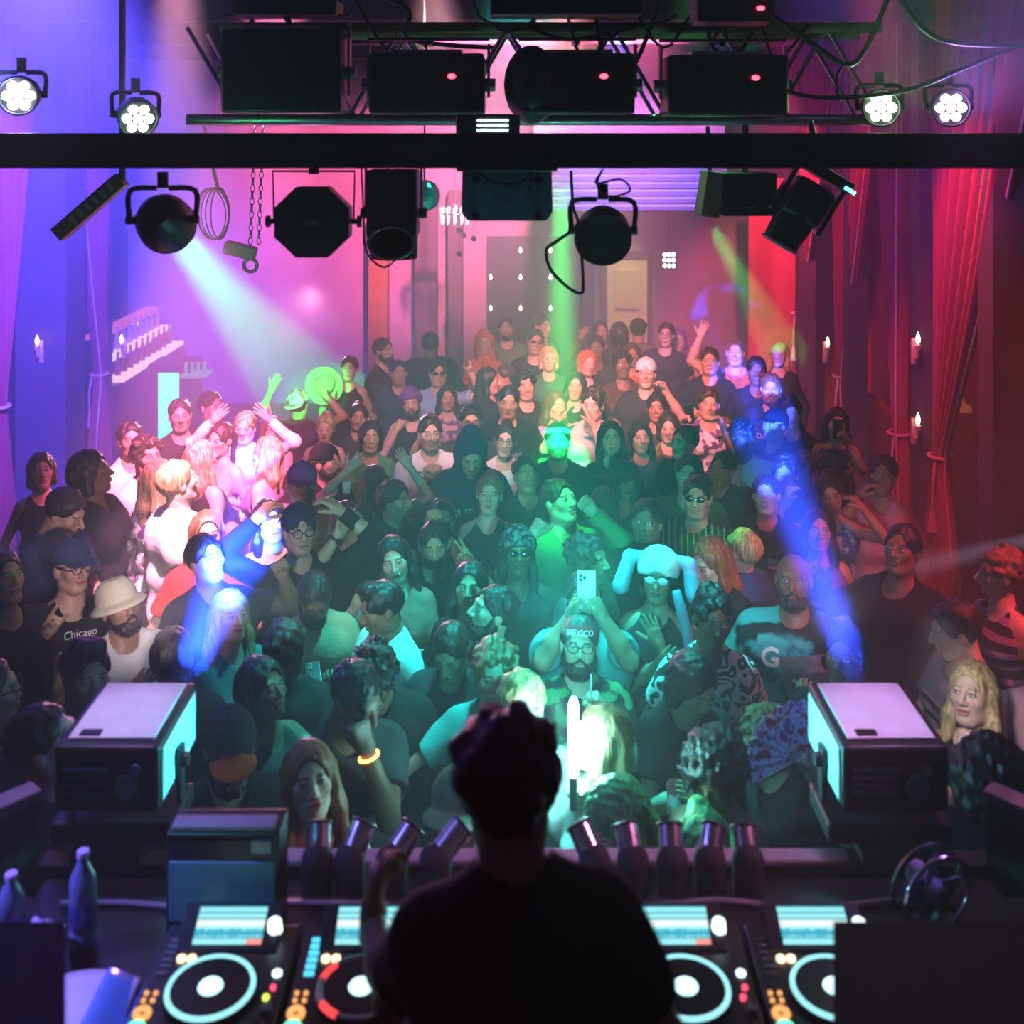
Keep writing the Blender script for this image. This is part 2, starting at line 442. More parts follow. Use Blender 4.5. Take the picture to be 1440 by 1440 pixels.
def hat_mesh(style, h):
    key = ('hat', style, h)
    if key in CACHE: return CACHE[key]
    f = Field((-.26, -.27, -.24), (.26, .27, .26), h)
    sg = 1 if style != 'backcap' else -1
    if style in ('cap', 'backcap'):
        f.ell((0, .016, .045), (.094, .114, .100), 0)
        f.plane((0, 0, .032), (0, sg * -.12, -.99))
        f.ell((0, -sg * .115 + .01, .036), (.082, .088, .012), .006)
        if style == 'backcap': f.ell((0, -.12, .05), (.04, .05, .032), .006, 's')
        f.ell((0, .016, .146), (.012, .012, .008), .004)
    elif style == 'bucket':
        f.ell((0, .012, .05), (.097, .115, .105), 0); f.plane((0, 0, .02), (0, 0, -1)); f.plane((0, 0, .138), (0, 0, 1))
        f.ell((0, .005, .002), (.134, .153, .048), .02); f.ell((0, .005, -.043), (.18, .20, .060), .012, 's')
    elif style == 'fedora':
        f.ell((0, .012, .06), (.095, .115, .10), 0); f.plane((0, 0, .03), (0, 0, -1)); f.ell((0, .01, .035), (.18, .20, .010), .015)
    elif style == 'beanie':
        f.ell((0, .022, .05), (.095, .115, .115), 0); f.plane((0, 0, .025), (0, -.25, -.96)); f.cap((-.05, .02, .05), (.05, .02, .05), .064, None, .01); f.wave(.002, 200, 1)
        f.ell((0, -.115, -.06), (.08, .09, .10), .004, 's')
    elif style == 'headband':
        f.ell((0, .014, .045), (.090, .109, .100), 0); f.plane((0, 0, .045), (0, -.2, -.97)); f.plane((0, 0, .082), (0, .2, .97))
    elif style == 'hood':
        f.ell((0, .030, .03), (.112, .130, .128), 0); f.cap((0, .03, -.05), (0, .05, -.16), .105, .12, .05)
        f.ell((0, -.12, -.03), (.074, .125, .110), .012, 's'); f.ell((0, -.03, -.02), (.078, .10, .10), .01, 's'); f.wave(.003, 50, 2)
        f.ell((0, .09, .11), (.06, .07, .05), .05)
    elif style == 'plush':
        f.ell((0, .02, .05), (.112, .13, .115), 0); f.plane((0, 0, .01), (0, -.2, -.96)); f.ell((0, -.125, -.05), (.08, .09, .10), .01, 's')
    CACHE[key] = f.mesh()
    return CACHE[key]

ARMS = {    # hand target from the shoulder (out, forward, up), in shares of arm length; hand pose; palm direction (out, forward, up); elbow pull
    'down': ((.16, .06, -.93), 'relax', (-1, .1, 0)), 'hang': ((.22, .22, -.85), 'relax', (-1, .1, 0)),
    'clap': ((-.27, .48, -.12), 'flat', (-1, .1, .1)), 'clasp': ((-.26, .42, -.02), 'hold', (-.8, -.4, 0)),
    'chin': ((-.30, .34, .20), 'fist', (-.3, -1, 0)), 'mouth': ((-.33, .33, .32), 'relax', (-.3, -1, 0)), 'cross': ((-.40, .42, -.35), 'relax', (0, -1, .2)),
    'text': ((-.13, .52, -.28), 'hold', (-.3, -.5, .9)), 'phone': ((-.20, .62, .32), 'hold', (-.55, .9, 0)), 'phonehi': ((-.16, .45, .62), 'hold', (-.5, .9, 0)),
    'up': ((.10, .25, .90), 'open', (-.2, 1, 0)), 'fistup': ((.05, .35, .78), 'fist', (-.3, 1, 0)), 'wave': ((.35, .35, .55), 'open', (-.1, 1, .1)),
    'horns': ((.25, .40, .50), 'horns', (0, 1, 0)), 'peace': ((.25, .40, .42), 'peace', (0, 1, 0)), 'drink': ((-.18, .40, .22), 'hold', (-1, 0, 0)),
    'head': ((.10, -.02, .60), 'relax', (-.6, -.3, -.6)), 'face': ((-.22, .38, .35), 'relax', (-.5, -1, 0)), 'out': ((.55, .60, -.05), 'relax', (-.2, .2, -1)),
    'low': ((-.05, .45, -.55), 'relax', (-.7, 0, -.5)), 'hip': ((.28, -.02, -.62), 'fist', (-.6, 0, -.6)), 'fwd': ((-.05, .85, .1), 'point', (-.2, 0, -1)),
    'chest': ((-.32, .36, -.18), 'open', (-.2, -1, .1)), 'pinch': ((.02, .50, .28), 'pinch', (-.5, .6, 0)), 'flex': ((.48, .42, .32), 'relax', (-.6, -.2, -.5))}

def rot(x=0, y=0, z=0): return np.array(Euler((x, y, z)).to_matrix(), float)
def axes(zv, yv):
    z = np.array(zv, float); z /= np.linalg.norm(z); y = np.array(yv, float); y = y - z * (y @ z); n = np.linalg.norm(y)
    y = y / n if n > 1e-4 else np.cross(z, (1, 0, 0)); x = np.cross(y, z)
    return np.stack((x, y, z), 1)

BODY = []
def head_local(H, lean, tilt, head):
    k = H / 1.75; hip0 = np.array((0, 0, .93)); R = rot(math.radians(lean), math.radians(tilt), 0)
    hr = rot(math.radians(head[1]), math.radians(head[2]), math.radians(head[0]))
    c = np.array((0, .015, 1.455)) + np.array((0, .012, .06)) + hr @ np.array((0, -.03, .12))
    return (hip0 + R @ (c - hip0)) * k
def person(pos, H=1.75, yaw=0, fem=False, tone='light', hair=('short', 'dark'), top=('tee', 'black'), legs='charcoal', arms=('down', 'down'), head=(0, 0, 0), lean=0.0, tilt=0.0,
           build=1.0, hat=None, beard=None, glasses=None, var=0, label='', group='people on the dance floor', lod=1, stub=0.0, smile=0.0, extra=None, legmode='trousers', waist=0.0, cat='person', collar=0.0):
    """head = (yaw, pitch, roll) in degrees; lod 0 fine, 1 mid, 2 far. Local frame: feet at 0, facing -y."""
    k = H / 1.75
    hs = (.0036, .005, .0064)[lod]; hb = (.0105, .0135, .016)[lod]; hh = (.0036, .0048, .0064)[lod]; hc_ = (.0055, .0075, .010)[lod]
    R = rot(math.radians(lean), math.radians(tilt), 0)
    hip0 = np.array((0, 0, .93))
    def T(p): return (hip0 + R @ (np.array(p, float) - hip0)) * k
    sw = (.142 if fem else .166) * (.5 + .5 * build); bw = build
    top_style, top_col = top[0], top[1]
    pat = top[2] if len(top) > 2 else None; col2 = top[3] if len(top) > 3 else 'white'
    nb = np.array((0, .015, 1.455)); hr = rot(math.radians(head[1]), math.radians(head[2]), math.radians(head[0]))
    hcen = nb + np.array((0, .012, .06)) + hr @ np.array((0, -.03, .12))
    Hc = T(hcen); HR = R @ hr
    hk = k ** .5 * (.97 if fem else 1.0)
    # torso capsules (a, b, r)
    if fem: tc = [((-.075, .0, 1.32), (.075, .0, 1.32), .105), ((-.052, .0, 1.13), (.052, .0, 1.13), .088), ((-.075, .005, .95), (.075, .005, .95), .104)]
    else: tc = [((-.092, .0, 1.32), (.092, .0, 1.32), .112), ((-.07, .0, 1.12), (.07, .0, 1.12), .106), ((-.075, .0, .95), (.075, .0, .95), .112)]
    tc = [((a[0] * bw, a[1], a[2]), (b[0] * bw, b[1], b[2]), r * (.3 + .7 * bw)) for a, b, r in tc]
    clav = [((-sw * .9, .005, 1.398), (sw * .9, .005, 1.398), .047), ((-.03, .02, 1.46), (-sw * .75, .012, 1.412), .042), ((.03, .02, 1.46), (sw * .75, .012, 1.412), .042)]
    bust = [((s * .072, -.085, 1.275), (s * .072, -.09, 1.275), .058) for s in (-1, 1)] if fem else [((s * .075, -.075, 1.30), (s * .075, -.075, 1.30), .05) for s in (-1, 1)]
    # arms by reach
    A = []; ua, fa = .285, .255; ar = (.3 + .7 * bw) * (.86 if fem else 1.0)
    for i, s in enumerate((-1, 1)):        # arms[0] is the arm at -x (their right), arms[1] at +x
        spec = arms[i]; o = {}
        if isinstance(spec, tuple):
            nm, o = spec[0], spec[1]
        else: nm = spec
        tg, hp, pd = ARMS[nm]; tg = o.get('t', tg); hp = o.get('h', hp); pd = o.get('p', pd)
        sh = np.array((s * sw, .005, 1.392)); L = ua + fa
        t = np.array((s * tg[0], -tg[1], tg[2])) * L
        D = min(np.linalg.norm(t), L * .992); u = t / np.linalg.norm(t)
        pole = np.array(o.get('e', (.55, -.25, -1.0)) if tg[2] < .55 else o.get('e', (1.0, .05, -.3))) * np.array((s, -1, 1))
        pv = pole - u * (pole @ u); pv /= np.linalg.norm(pv)
        ca = (D * D + ua * ua - fa * fa) / (2 * D * ua); an = math.acos(max(-1, min(1, ca)))
        el = sh + u * ua * math.cos(an) + pv * ua * math.sin(an); wr = sh + u * D
        fd = (wr - el) / np.linalg.norm(wr - el)
        hd = np.array(o['d'], float) * np.array((s, -1, 1)) if 'd' in o else fd
        pn = np.array((s * pd[0], -pd[1], pd[2]))
        A.append((T(sh), T(el), T(wr), axes(R @ hd, R @ -pn), hp, s))
    pts = [T(p) for c in tc for p in c[:2]] + [Hc] + [q for a in A for q in a[:3]]
    lo = np.min(pts, 0) - .17 * k; hi = np.max(pts, 0) + .17 * k
    # --- body
    f = Field(lo, hi, hb)
    for a, b, r in tc + clav: f.cap(T(a), T(b), r * k * .97, None, .05)
    for a, b, r in bust: f.cap(T(a), T(b), r * k * .95, None, .03)
    f.cap(T(nb - np.array((0, 0, .04))), Hc + HR @ np.array((0, .022, -.05)) * hk, (.056 if fem else .064) * k, (.050 if fem else .057) * k, .035)
    for S, EL, W, M, hp, s in A:
        f.cap(S, EL, .052 * k * ar, .040 * k * ar, .03); f.cap(EL, EL * .6 + W * .4, .039 * k * ar, .041 * k * ar, .02); f.cap(EL * .6 + W * .4, W, .041 * k * ar, .0275 * k * ar ** .5, .02)
    cut = T((0, 0, .88)); f.plane(cut, (R @ np.array((0, 0, -1.0))))
    bm = f.mesh(); parts = [(bm[0], bm[1], 0)]; HCs = [np.full((len(bm[0]), 3), 9, F)]
    hv, hq = head_mesh(fem, var, hs); parts.append((tr(hv, HR, Hc, hk), hq, 0)); HCs.append(hv)
    hinfo = []
    for S, EL, W, M, hp, s in A:
        v, q = hand_mesh(hp, (.0042, .006, .009)[lod], s > 0); hkk = k * (.92 if fem else 1.02)
        parts.append((tr(v, M, W, hkk), q, 0)); HCs.append(np.full((len(v), 3), 9, F)); hinfo.append((W, M, s, hkk))
    sm = skin(tone, hair[1] if hair[1] in HAIRC else 'dark', stub, smile, fem)
    root = mk('person', parts, [sm], None, np.concatenate(HCs))
    root.location = pos; root.rotation_euler = (0, 0, math.radians(yaw))
    root['label'] = label; root['category'] = cat
    if group: root['group'] = group
    # --- top
    shirt = None
    if top_style != 'none':
        tank = top_style in ('tank', 'vtank', 'crop', 'tube', 'dress'); sleeve = {'tee': .62, 'jersey': .7, 'polo': .6, 'vest': 0}.get(top_style, 0 if tank else 2)
        loose = .012 if tank else {'tee': .026, 'jersey': .03, 'hoodie': .036, 'coat': .036}.get(top_style, .022)
        if fem and not tank: loose *= .75
        f = Field(lo, hi, hb * .86)
        for a, b, r in tc: f.cap(T(a), T(b), (r + loose) * k, None, .06)
        for a, b, r in bust: f.cap(T(a), T(b), (r + loose * .55) * k, None, .04)
        if top_style != 'tube':
            for a, b, r in clav:
                if tank: a, b = (a[0] * .66, a[1], a[2]), (b[0] * .66, b[1], b[2])
                f.cap(T(a), T(b), (r + loose * .7) * k, None, .04)
        if not fem: f.cap(T((-.06 * bw, .035, 1.37)), T((.06 * bw, .035, 1.37)), (.075 + loose * .7) * k, None, .05)
        if not tank: f.cap(T(nb - np.array((0, 0, .07))), T(nb + np.array((0, .0, .012))), ((.056 if fem else .064) + loose * .45) * k, None, .05)
        if sleeve:
            for S, EL, W, M, hp, s in A:
                e = (EL - S) / np.linalg.norm(EL - S)
                if sleeve < 1:
                    p = S + (EL - S) * sleeve * (1.15 if top_style == 'jersey' else 1)
                    f.cap(S, EL, (.058 + loose * .45) * k * ar, (.050 + loose * .8) * k * ar, .03, 'u', (p, e))
                else:
                    g = (W - EL) / np.linalg.norm(W - EL)
                    f.cap(S, EL, (.055 + loose * .4) * k * ar, (.046 + loose * .4) * k * ar, .03); f.cap(EL, W, (.046 + loose * .4) * k * ar, (.032 + loose * .3) * k, .02, 'u', (W - g * .015, g))
        f.wave(.0035 if tank else .0062, 27, var * 13 + int(abs(pos[0] * 100)), (1, 1, .8), 5)
        neck = (.060 if fem else .066) + {'coat': .012, 'jersey': .008}.get(top_style, 0)
        f.cap(T(nb + np.array((0, -.036 - collar * .4, .008 + collar))), T(nb + np.array((0, -.01, .13))), neck * k, .088 * k, .006, 's')
        if top_style == 'vtank': f.cap(T((0, -.15, 1.46)), T((0, -.19, 1.26)), .085 * k, .02 * k, .01, 's'); f.cap(T((0, .13, 1.46)), T((0, .15, 1.36)), .08 * k, .03 * k, .01, 's')
        elif tank: f.cap(T((-.02, -.13, 1.46)), T((.02, -.13, 1.46)), .084 * k, None, .01, 's'); f.cap(T((-.02, .12, 1.46)), T((.02, .12, 1.46)), .066 * k, None, .01, 's')
        if top_style == 'tube': f.plane(T((0, 0, 1.345)), R @ np.array((0, -.1, 1.0)))
        if top_style in ('tank', 'vtank', 'dress', 'crop'):
            for s in (-1, 1): f.cap(T((s * (sw + .03), 0, 1.42)), T((s * (sw + .03), 0, 1.28)), .058 * k, .055 * k, .012, 's')
        hem = {'crop': 1.12, 'tube': 1.13, 'dress': .84}.get(top_style, .90)
        f.plane(T((0, 0, hem)), R @ np.array((0, 0, -1.0)))
        v, q = f.mesh()
        nm = {'tee': 'tee_shirt', 'tank': 'tank_top', 'vtank': 'tank_top', 'crop': 'crop_top', 'tube': 'tube_top', 'long': 'long_sleeved_top', 'hoodie': 'hoodie', 'coat': 'jacket', 'jersey': 'jersey', 'dress': 'dress', 'vest': 'vest', 'shirt': 'shirt', 'polo': 'shirt'}.get(top_style, 'shirt')
        shirt = mk(nm, [(v, q, 0)], [cloth(top_col, pat, col2)], root)
    # --- legs
    f = Field((-.28 * k, -.30 * k, .0), (.28 * k, .22 * k, 1.06 * k), .022 if lod else .018)
    sp = .105 if legmode != 'skirt' else .09
    if legmode == 'skirt':
        f.cap(T((-.07, 0, .95)), T((.07, 0, .95)), .125 * k, None, .03)
        f.cap((-.06 * k, 0, .9 * k), (-.075 * k, -.01, .62 * k), .12 * k, .15 * k, .06); f.cap((.06 * k, 0, .9 * k), (.075 * k, -.01, .62 * k), .12 * k, .15 * k, .06)
        f.plane((0, 0, .62 * k), (0, 0, -1))
    else:
        f.cap(T((-.07 * bw, 0, .95)), T((.07 * bw, 0, .95)), (.108 if fem else .114) * k * (.3 + .7 * bw), None, .03)
        for s in (-1, 1):
            kn = (s * (sp + .01) * k, -.025 * k, .49 * k)
            f.cap((s * .09 * k * bw, 0, .88 * k), kn, .098 * k * (.4 + .6 * bw), .069 * k, .04); f.cap(kn, (s * (sp + .02) * k, .01, .07 * k), .068 * k, .055 * k, .03)
        f.plane((0, 0, .045 * k), (0, 0, -1))
    f.plane(T((0, 0, 1.0)), R @ np.array((0, 0, 1.0)))
    f.wave(.004, 22, var + 5)
    v, q = f.mesh()
    mk('skirt' if legmode == 'skirt' else 'trousers', [(v, q, 0)], [cloth(legs)], root)
    if legmode == 'skirt':
        f = Field((-.28 * k, -.30 * k, .0), (.28 * k, .22 * k, .75 * k), .02)
        for s in (-1, 1):
            kn = (s * .095 * k, -.02 * k, .49 * k); f.cap((s * .085 * k, 0, .7 * k), kn, .075 * k, .055 * k, .03); f.cap(kn, (s * .1 * k, .01, .07 * k), .054 * k, .036 * k, .02)
        v, q = f.mesh(); mk('legs', [(v, q, 0)], [sm], root)
    for s in (-1, 1):
        f = Field((s * .125 * k - .07, -.27, -.01), (s * .125 * k + .07, .11, .15), .014)
        f.cap((s * .12 * k, .02, .05), (s * .135 * k, -.15, .04), .045, .038, .02); f.cap((s * .12 * k, .02, .05), (s * .12 * k, .02, .11), .045, .042, .02); f.plane((0, 0, 0.0), (0, 0, -1))
        v, q = f.mesh(); mk('shoe', [(v, q, 0)], [cloth('charcoal' if var % 2 else 'white')], root)
    # --- head wear and hair
    if hair[0] != 'bald':
        v, q = hair_mesh(hair[0], var % 4, hh, bool(hat and hat[0] != 'headband')); mk('hair', [(tr(v, HR, Hc, hk), q, 0)], [hairm(hair[1])], root)
    if beard:
        v, q = beard_mesh(beard == 'full', hh); mk('beard', [(tr(v, HR, Hc, hk), q, 0)], [hairm(hair[1] if hair[1] in ('black', 'dark', 'brown', 'red', 'grey', 'light') else 'dark')], root)
    if hat:
        v, q = hat_mesh(hat[0], hc_); nm = {'cap': 'cap', 'backcap': 'cap', 'bucket': 'bucket_hat', 'headband': 'headband', 'hood': 'hood', 'plush': 'plush_hat', 'beanie': 'beanie', 'fedora': 'brimmed_hat'}[hat[0]]
        ho = mk(nm, [(tr(v, HR, Hc, hk), q, 0)], [cloth(*hat[1:])], root)
        if hat[0] == 'plush':
            for s in (-1, 1):
                f = Field((s * .16 - .12, -.08, -.16), (s * .16 + .12, .12, .2), hc_)
                f.cap((s * .085, .02, .10), (s * .155, .02, .085), .028, .034, .02); f.cap((s * .155, .02, .085), (s * .19, .0, -.06), .036, .045, .02)
                v, q = f.mesh(); mk('ear_flap', [(tr(v, HR, Hc, hk), q, 0)], [cloth('lightblue')], ho)
    if glasses:
        f = Field((-.1, -.15, -.04), (.1, .05, .05), .0026 if lod < 2 else .004)
        dark = glasses in ('sun', 'white')
        for s in (-1, 1):
            if dark: f.ell((s * .0325, -.107, .006), (.026, .006, .0175), .002)
            else:
                n = 14
                for i in range(n):
                    a, b = i * 2 * PI / n, (i + 1) * 2 * PI / n
                    f.cap((s * .0325 + .025 * math.cos(a), -.109, .004 + .019 * math.sin(a)), (s * .0325 + .025 * math.cos(b), -.109, .004 + .019 * math.sin(b)), .0026, None, 0)
            f.cap((s * .058, -.105, .008), (s * .082, .01, .012), .0026, None, .002)
        f.cap((-.008, -.111, .008), (.008, -.111, .008), .0026, None, .001)
        v, q = f.mesh(); mk('sunglasses' if dark else 'glasses', [(tr(v, HR, Hc, hk), q, 0)], [mat('lens_black', (.01, .01, .012), .15) if glasses != 'white' else mat('lens_white', (.75, .75, .75), .2)], root)
    info = dict(root=root, H=hinfo, Hc=Hc, HR=HR, hk=hk, k=k, T=T, R=R, shirt=shirt, W=Matrix.Translation(V(pos)) @ Matrix.Rotation(math.radians(yaw), 4, 'Z'), arms=A, lod=lod)
    if extra: extra(info)
    BODY.append(info)
    return info

def hand_mat(info, i):
    """world matrix of a hand: origin at the wrist, z along the fingers, -y out of the palm"""
    W, M, s, kk = info['H'][i]
    m = Matrix([[*M[0], W[0]], [*M[1], W[1]], [*M[2], W[2]], [0, 0, 0, 1]])
    return info['W'] @ m

def text_mesh(txt, size, ext=0.0, bold=False):
    c = bpy.data.curves.new('t', 'FONT'); c.body = txt; c.size = size; c.align_x = 'CENTER'; c.align_y = 'CENTER'; c.extrude = ext; c.resolution_u = 3
    if bold: c.offset = size * .025
    o = bpy.data.objects.new('t', c); COL.objects.link(o)
    bpy.context.view_layer.update()
    me = bpy.data.meshes.new_from_object(o.evaluated_get(bpy.context.evaluated_depsgraph_get()))
    bpy.data.objects.remove(o); bpy.data.curves.remove(c)
    return me

def conform(info, me, z, x=0.0, back=False, name='print', m=None, rz=0.0, sub=True):
    """lay a flat mesh (x right, y up, as a viewer facing the chest reads it) on the chest of the shirt"""
    sh = info['shirt'].data
    vs = np.empty(len(sh.vertices) * 3, F); sh.vertices.foreach_get('co', vs); vs = vs.reshape(-1, 3)
    bvh = BVHTree.FromPolygons([tuple(v) for v in vs], [tuple(p.vertices) for p in sh.polygons])
    bm = bmesh.new(); bm.from_mesh(me)
    if sub:
        bmesh.ops.triangulate(bm, faces=bm.faces[:])
        for _ in range(2):
            lg = [e for e in bm.edges if e.calc_length() > .02]
            if lg: bmesh.ops.subdivide_edges(bm, edges=lg, cuts=1); bmesh.ops.triangulate(bm, faces=bm.faces[:])
    k, R = info['k'], info['R']; sg = 1 if back else -1
    cr, sr = math.cos(rz), math.sin(rz)
    for v in bm.verts:
        u, w = v.co.x * cr - v.co.y * sr, v.co.x * sr + v.co.y * cr
        p = V(info['T']((x + (u if not back else -u), sg * .5, z + w))); d = V(R @ np.array((0, -sg, 0.0)))
        h = bvh.ray_cast(p, d)[0]
        if h is None: h = p + d * .36 * k
        v.co = h - d * .004
    nm = bpy.data.meshes.new(name); bm.to_mesh(nm); bm.free()
    nm.materials.append(m); o = bpy.data.objects.new(name, nm); COL.objects.link(o); o.parent = info['shirt']
    return o

def disc_me(r=.08, n=24, inner=0.0):
    me = bpy.data.meshes.new('d'); bm = bmesh.new()
    if inner:
        a = [bm.verts.new((r * math.cos(i * 2 * PI / n), r * math.sin(i * 2 * PI / n), 0)) for i in range(n)]
        b = [bm.verts.new((inner * math.cos(i * 2 * PI / n), inner * math.sin(i * 2 * PI / n), 0)) for i in range(n)]
        for i in range(n): bm.faces.new((a[i], a[(i + 1) % n], b[(i + 1) % n], b[i]))
    else: bm.faces.new([bm.verts.new((r * math.cos(i * 2 * PI / n), r * math.sin(i * 2 * PI / n), 0)) for i in range(n)])
    bm.to_mesh(me); bm.free(); return me
def rect_me(w, h):
    me = bpy.data.meshes.new('r'); bm = bmesh.new()
    bm.faces.new([bm.verts.new(c) for c in ((-w / 2, -h / 2, 0), (w / 2, -h / 2, 0), (w / 2, h / 2, 0), (-w / 2, h / 2, 0))]); bm.to_mesh(me); bm.free(); return me
# ------------------------------------------------------------------ the crowd
PEOPLE = []
def P(fem, px, py, label, tone, hair, top, arms, yaw, H, kw):
    hair = tuple(hair.split()); top = tuple(top.split())
    if isinstance(arms, str): arms = arms.split()
    PEOPLE.append(dict(fem=fem, px=px, py=py, label=label, tone=tone, hair=hair, top=top, arms=arms, yaw=yaw, H=H, **kw))
def m(px, py, label, tone='light', hair='short dark', top='tee black', arms='down down', yaw=0, H=1.76, **kw): P(False, px, py, label, tone, hair, top, arms, yaw, H, kw)
def w(px, py, label, tone='light', hair='long dark', top='tank black', arms='down down', yaw=0, H=1.65, **kw): P(True, px, py, label, tone, hair, top, arms, yaw, H, kw)

INK = {'white': mat('print_white', (.75, .75, .75), .8), 'red': mat('print_red', (.5, .03, .04), .8), 'orange': mat('print_orange', (.7, .3, .06), .8), 'grey': mat('print_grey', (.35, .35, .36), .8), 'black': mat('print_black', (.015, .015, .015), .8), 'pink': mat('print_pink', (.7, .3, .4), .8), 'green': mat('print_green', (.1, .5, .4), .8)}
def ink(txt, size, z, col='white', x=0, rz=0, bold=True, back=False, name='chest_print'):
    return lambda i: conform(i, text_mesh(txt, size, 0, bold), z, x, back, name, INK[col], rz)
def patch(wd, ht, z, col, x=0, rz=0, pat=None, back=False):
    def go(i):
        me = rect_me(wd, ht)
        if pat: mm = cloth(*pat)
        else: mm = INK[col]
        conform(i, me, z, x, back, 'chest_print', mm, rz)
    return go
def both(*fs):
    def go(i):
        for f in fs: f(i)
    return go
HELD = []
def holds(kind, arm, label, **o):
    return lambda i: HELD.append((kind, i, arm, label, o))

# --- nearest rows, below the booth
w(985, 1032, 'green-lit person with a big dark afro and tank top beside the pink hand fan', 'brown', 'afro black', 'tank green', 'down chest', -8, 1.66, head=(-5, 18, 0))
m(1057, 998, 'curly-haired young man in a dark top looking down, behind the afro and the hand fan', 'fair', 'curly light', 'tee charcoal', ['down', 'horns'], -25, 1.74, head=(-20, 16, 0), extra=holds('fan', 1, 'open pink and white folding hand fan held up in front of the curly-haired man'))
w(888, 1094, 'person with green dyed hair bowing their head just beyond the booth rail', 'light', 'bob green', 'tee green', 'low low', -30, 1.62, head=(-35, 38, 0))
w(974, 1143, 'fair person at the rail in front of the afro, face tipped up to the stage', 'fair', 'bun green', 'tank lime', 'down down', 0, 1.50, head=(15, -14, -8))
w(842, 988, 'long-haired woman in a pale strappy top facing the glowing wand', 'fair', 'long light', 'vtank white', 'down down', -70, 1.64, head=(-10, 0, 0))
w(744, 944, 'fair person washed out by the glowing wand they hold up before the beard', 'fair', 'mess blond', 'long white', ['pinch', ('fistup', {'t': (.0, .5, .06)})], 15, 1.76, extra=holds('wand', 1, 'glowing white-cyan light wand held upright among the front rows'))
w(432, 1042, 'red-haired woman in a black laced top close to the stage rail', 'fair', 'longer red', 'vtank black', 'down down', 2, 1.66, smile=.0, extra=ink('A N', .05, 1.2, 'white', .06))
m(624, 1080, 'man in a green cap and pale vest close behind the row of spotlights', 'tan', 'short dark', 'tank white', 'down down', -12, 1.72, hat=('cap', 'green'), beard='short', head=(-10, 6, 0))
m(343, 996, 'man in a black cap with an orange brim and patterned neck scarf', 'tan', 'short black', 'tee black', 'down down', 0, 1.76, hat=('cap', 'black'), beard='full', head=(0, 14, 0), capbrim='orange', extra=ink('X', .12, 1.27, 'grey'))
m(58, 984, 'short-haired man in a dark tee half hidden by the box light beside the bottle table', 'fair', 'fade dark', 'tee charcoal', 'down down', 55, 1.76, head=(15, 0, 0))
m(124, 896, 'dark-haired young man looking over the corner of the box light, left of the bucket hat', 'tan', 'quiff black', 'tee black', 'down down', 6, 1.76, head=(8, 10, 0))
m(2, 918, 'bald man with thin glasses at the very edge of the crowd', 'tan', 'buzz dark', 'tee black', 'down down', 70, 1.78, glasses='specs', head=(15, 4, 0))
m(1398, 1034, 'dark curly head seen from behind in front of the blonde woman', 'brown', 'afro black', 'tee black', 'down down', 165, 1.70)
w(1368, 930, 'blonde woman lit bright white, hand at her chest, below the man with the phone', 'fair', 'long blond', 'tank black', 'chin down', -12, 1.64, head=(-4, 0, 0))
m(1478, 868, 'person in a pink top leaning in at the edge beside the blonde woman', 'light', 'short dark', 'long pink', 'out low', 10, 1.76)
m(1345, 844, 'short-haired man in a grey tee looking down at his phone', 'light', 'short dark', 'tee grey', ['text', 'text'], -62, 1.78, head=(-10, 12, 0), extra=both(holds('phone', 0, 'slim phone held by the man in the grey tee'), patch(.2, .2, 1.25, 'grey', 0, 0, ('lightgrey', 'stripe', 'charcoal'))))
w(1405, 771, 'woman with pinned-up curls in a striped strappy top turning to one side', 'fair', 'updo light', 'tank charcoal stripe mauve', 'down hang', -45, 1.68, head=(-25, 10, 0))
m(528, 906, 'man in a black tee with a round emblem, head bowed into his raised hand', 'brown', 'curly black', 'tee black', [('face', {'t': (-.12, .38, .22)}), 'down'], 0, 1.70, head=(-10, 30, 0), lean=6, extra=lambda i: (conform(i, disc_me(.115, 32, .106), 1.16, 0, False, 'emblem_ring', INK['green']), conform(i, disc_me(.062), 1.16, 0, False, 'emblem', cloth('white', 'zebra', 'red')), conform(i, text_mesh('EST 19', .045, 0, True), 1.235, 0, False, 'emblem_lettering', INK['white']), conform(i, text_mesh('LOS LUNA', .038, 0, True), 1.075, 0, False, 'emblem_lettering', INK['white'])))
w(390, 924, 'dark-haired woman with a yellow glow bracelet pointing beside the orange brim', 'brown', 'bob black', 'tank charcoal', ['down', 'fwd'], 40, 1.64, extra=holds('bracelet', 1, 'glowing yellow bracelet on the pointing arm of the dark-haired woman'))
m(482, 930, 'man in dark clothes with a glow stick at his wrist below the peach sweater', 'brown', 'fade black', 'tee charcoal', ['down', 'chin'], 20, 1.72, head=(20, 22, 0), extra=holds('bracelet', 1, 'short glowing orange stick at the wrist below the peach sweater'))
m(388, 868, 'dark-haired person seen from behind, right of the smiling blonde woman', 'brown', 'mess dark', 'tee black', 'down down', 150, 1.72)
w(345, 829, 'smiling woman with long pale blonde hair in a teal top', 'fair', 'long blond', 'tee teal', 'down down', 20, 1.64, smile=1, head=(0, 0, 5))
m(188, 812, 'bearded man in a cream bucket hat and cream tee, hand at his chest', 'olive', 'short black', 'tee white', ['chest', 'cross'], 8, 1.78, hat=('bucket', 'cream'), beard='full', head=(20, -18, -6), build=1.2)
m(96, 757, 'man in a dark cap and basketball jersey raising a horned hand sign', 'light', 'short dark', 'tank black', [('horns', {'t': (.02, .58, .12)}), 'down'], 10, 1.78, hat=('cap', 'navy'), glasses='specs', head=(20, 4, 0), extra=both(ink('BULLS', .105, 1.24, 'white', .02), ink('Chicago', .05, 1.34, 'white', .02, 0, False)))
m(279, 750, 'dark-haired man in a navy tee raising a green-lit fist', 'tan', 'short black', 'tee navy', ['down', ('fistup', {'t': (.18, .50, .35)})], 22, 1.78, head=(10, 0, 0), build=1.08)
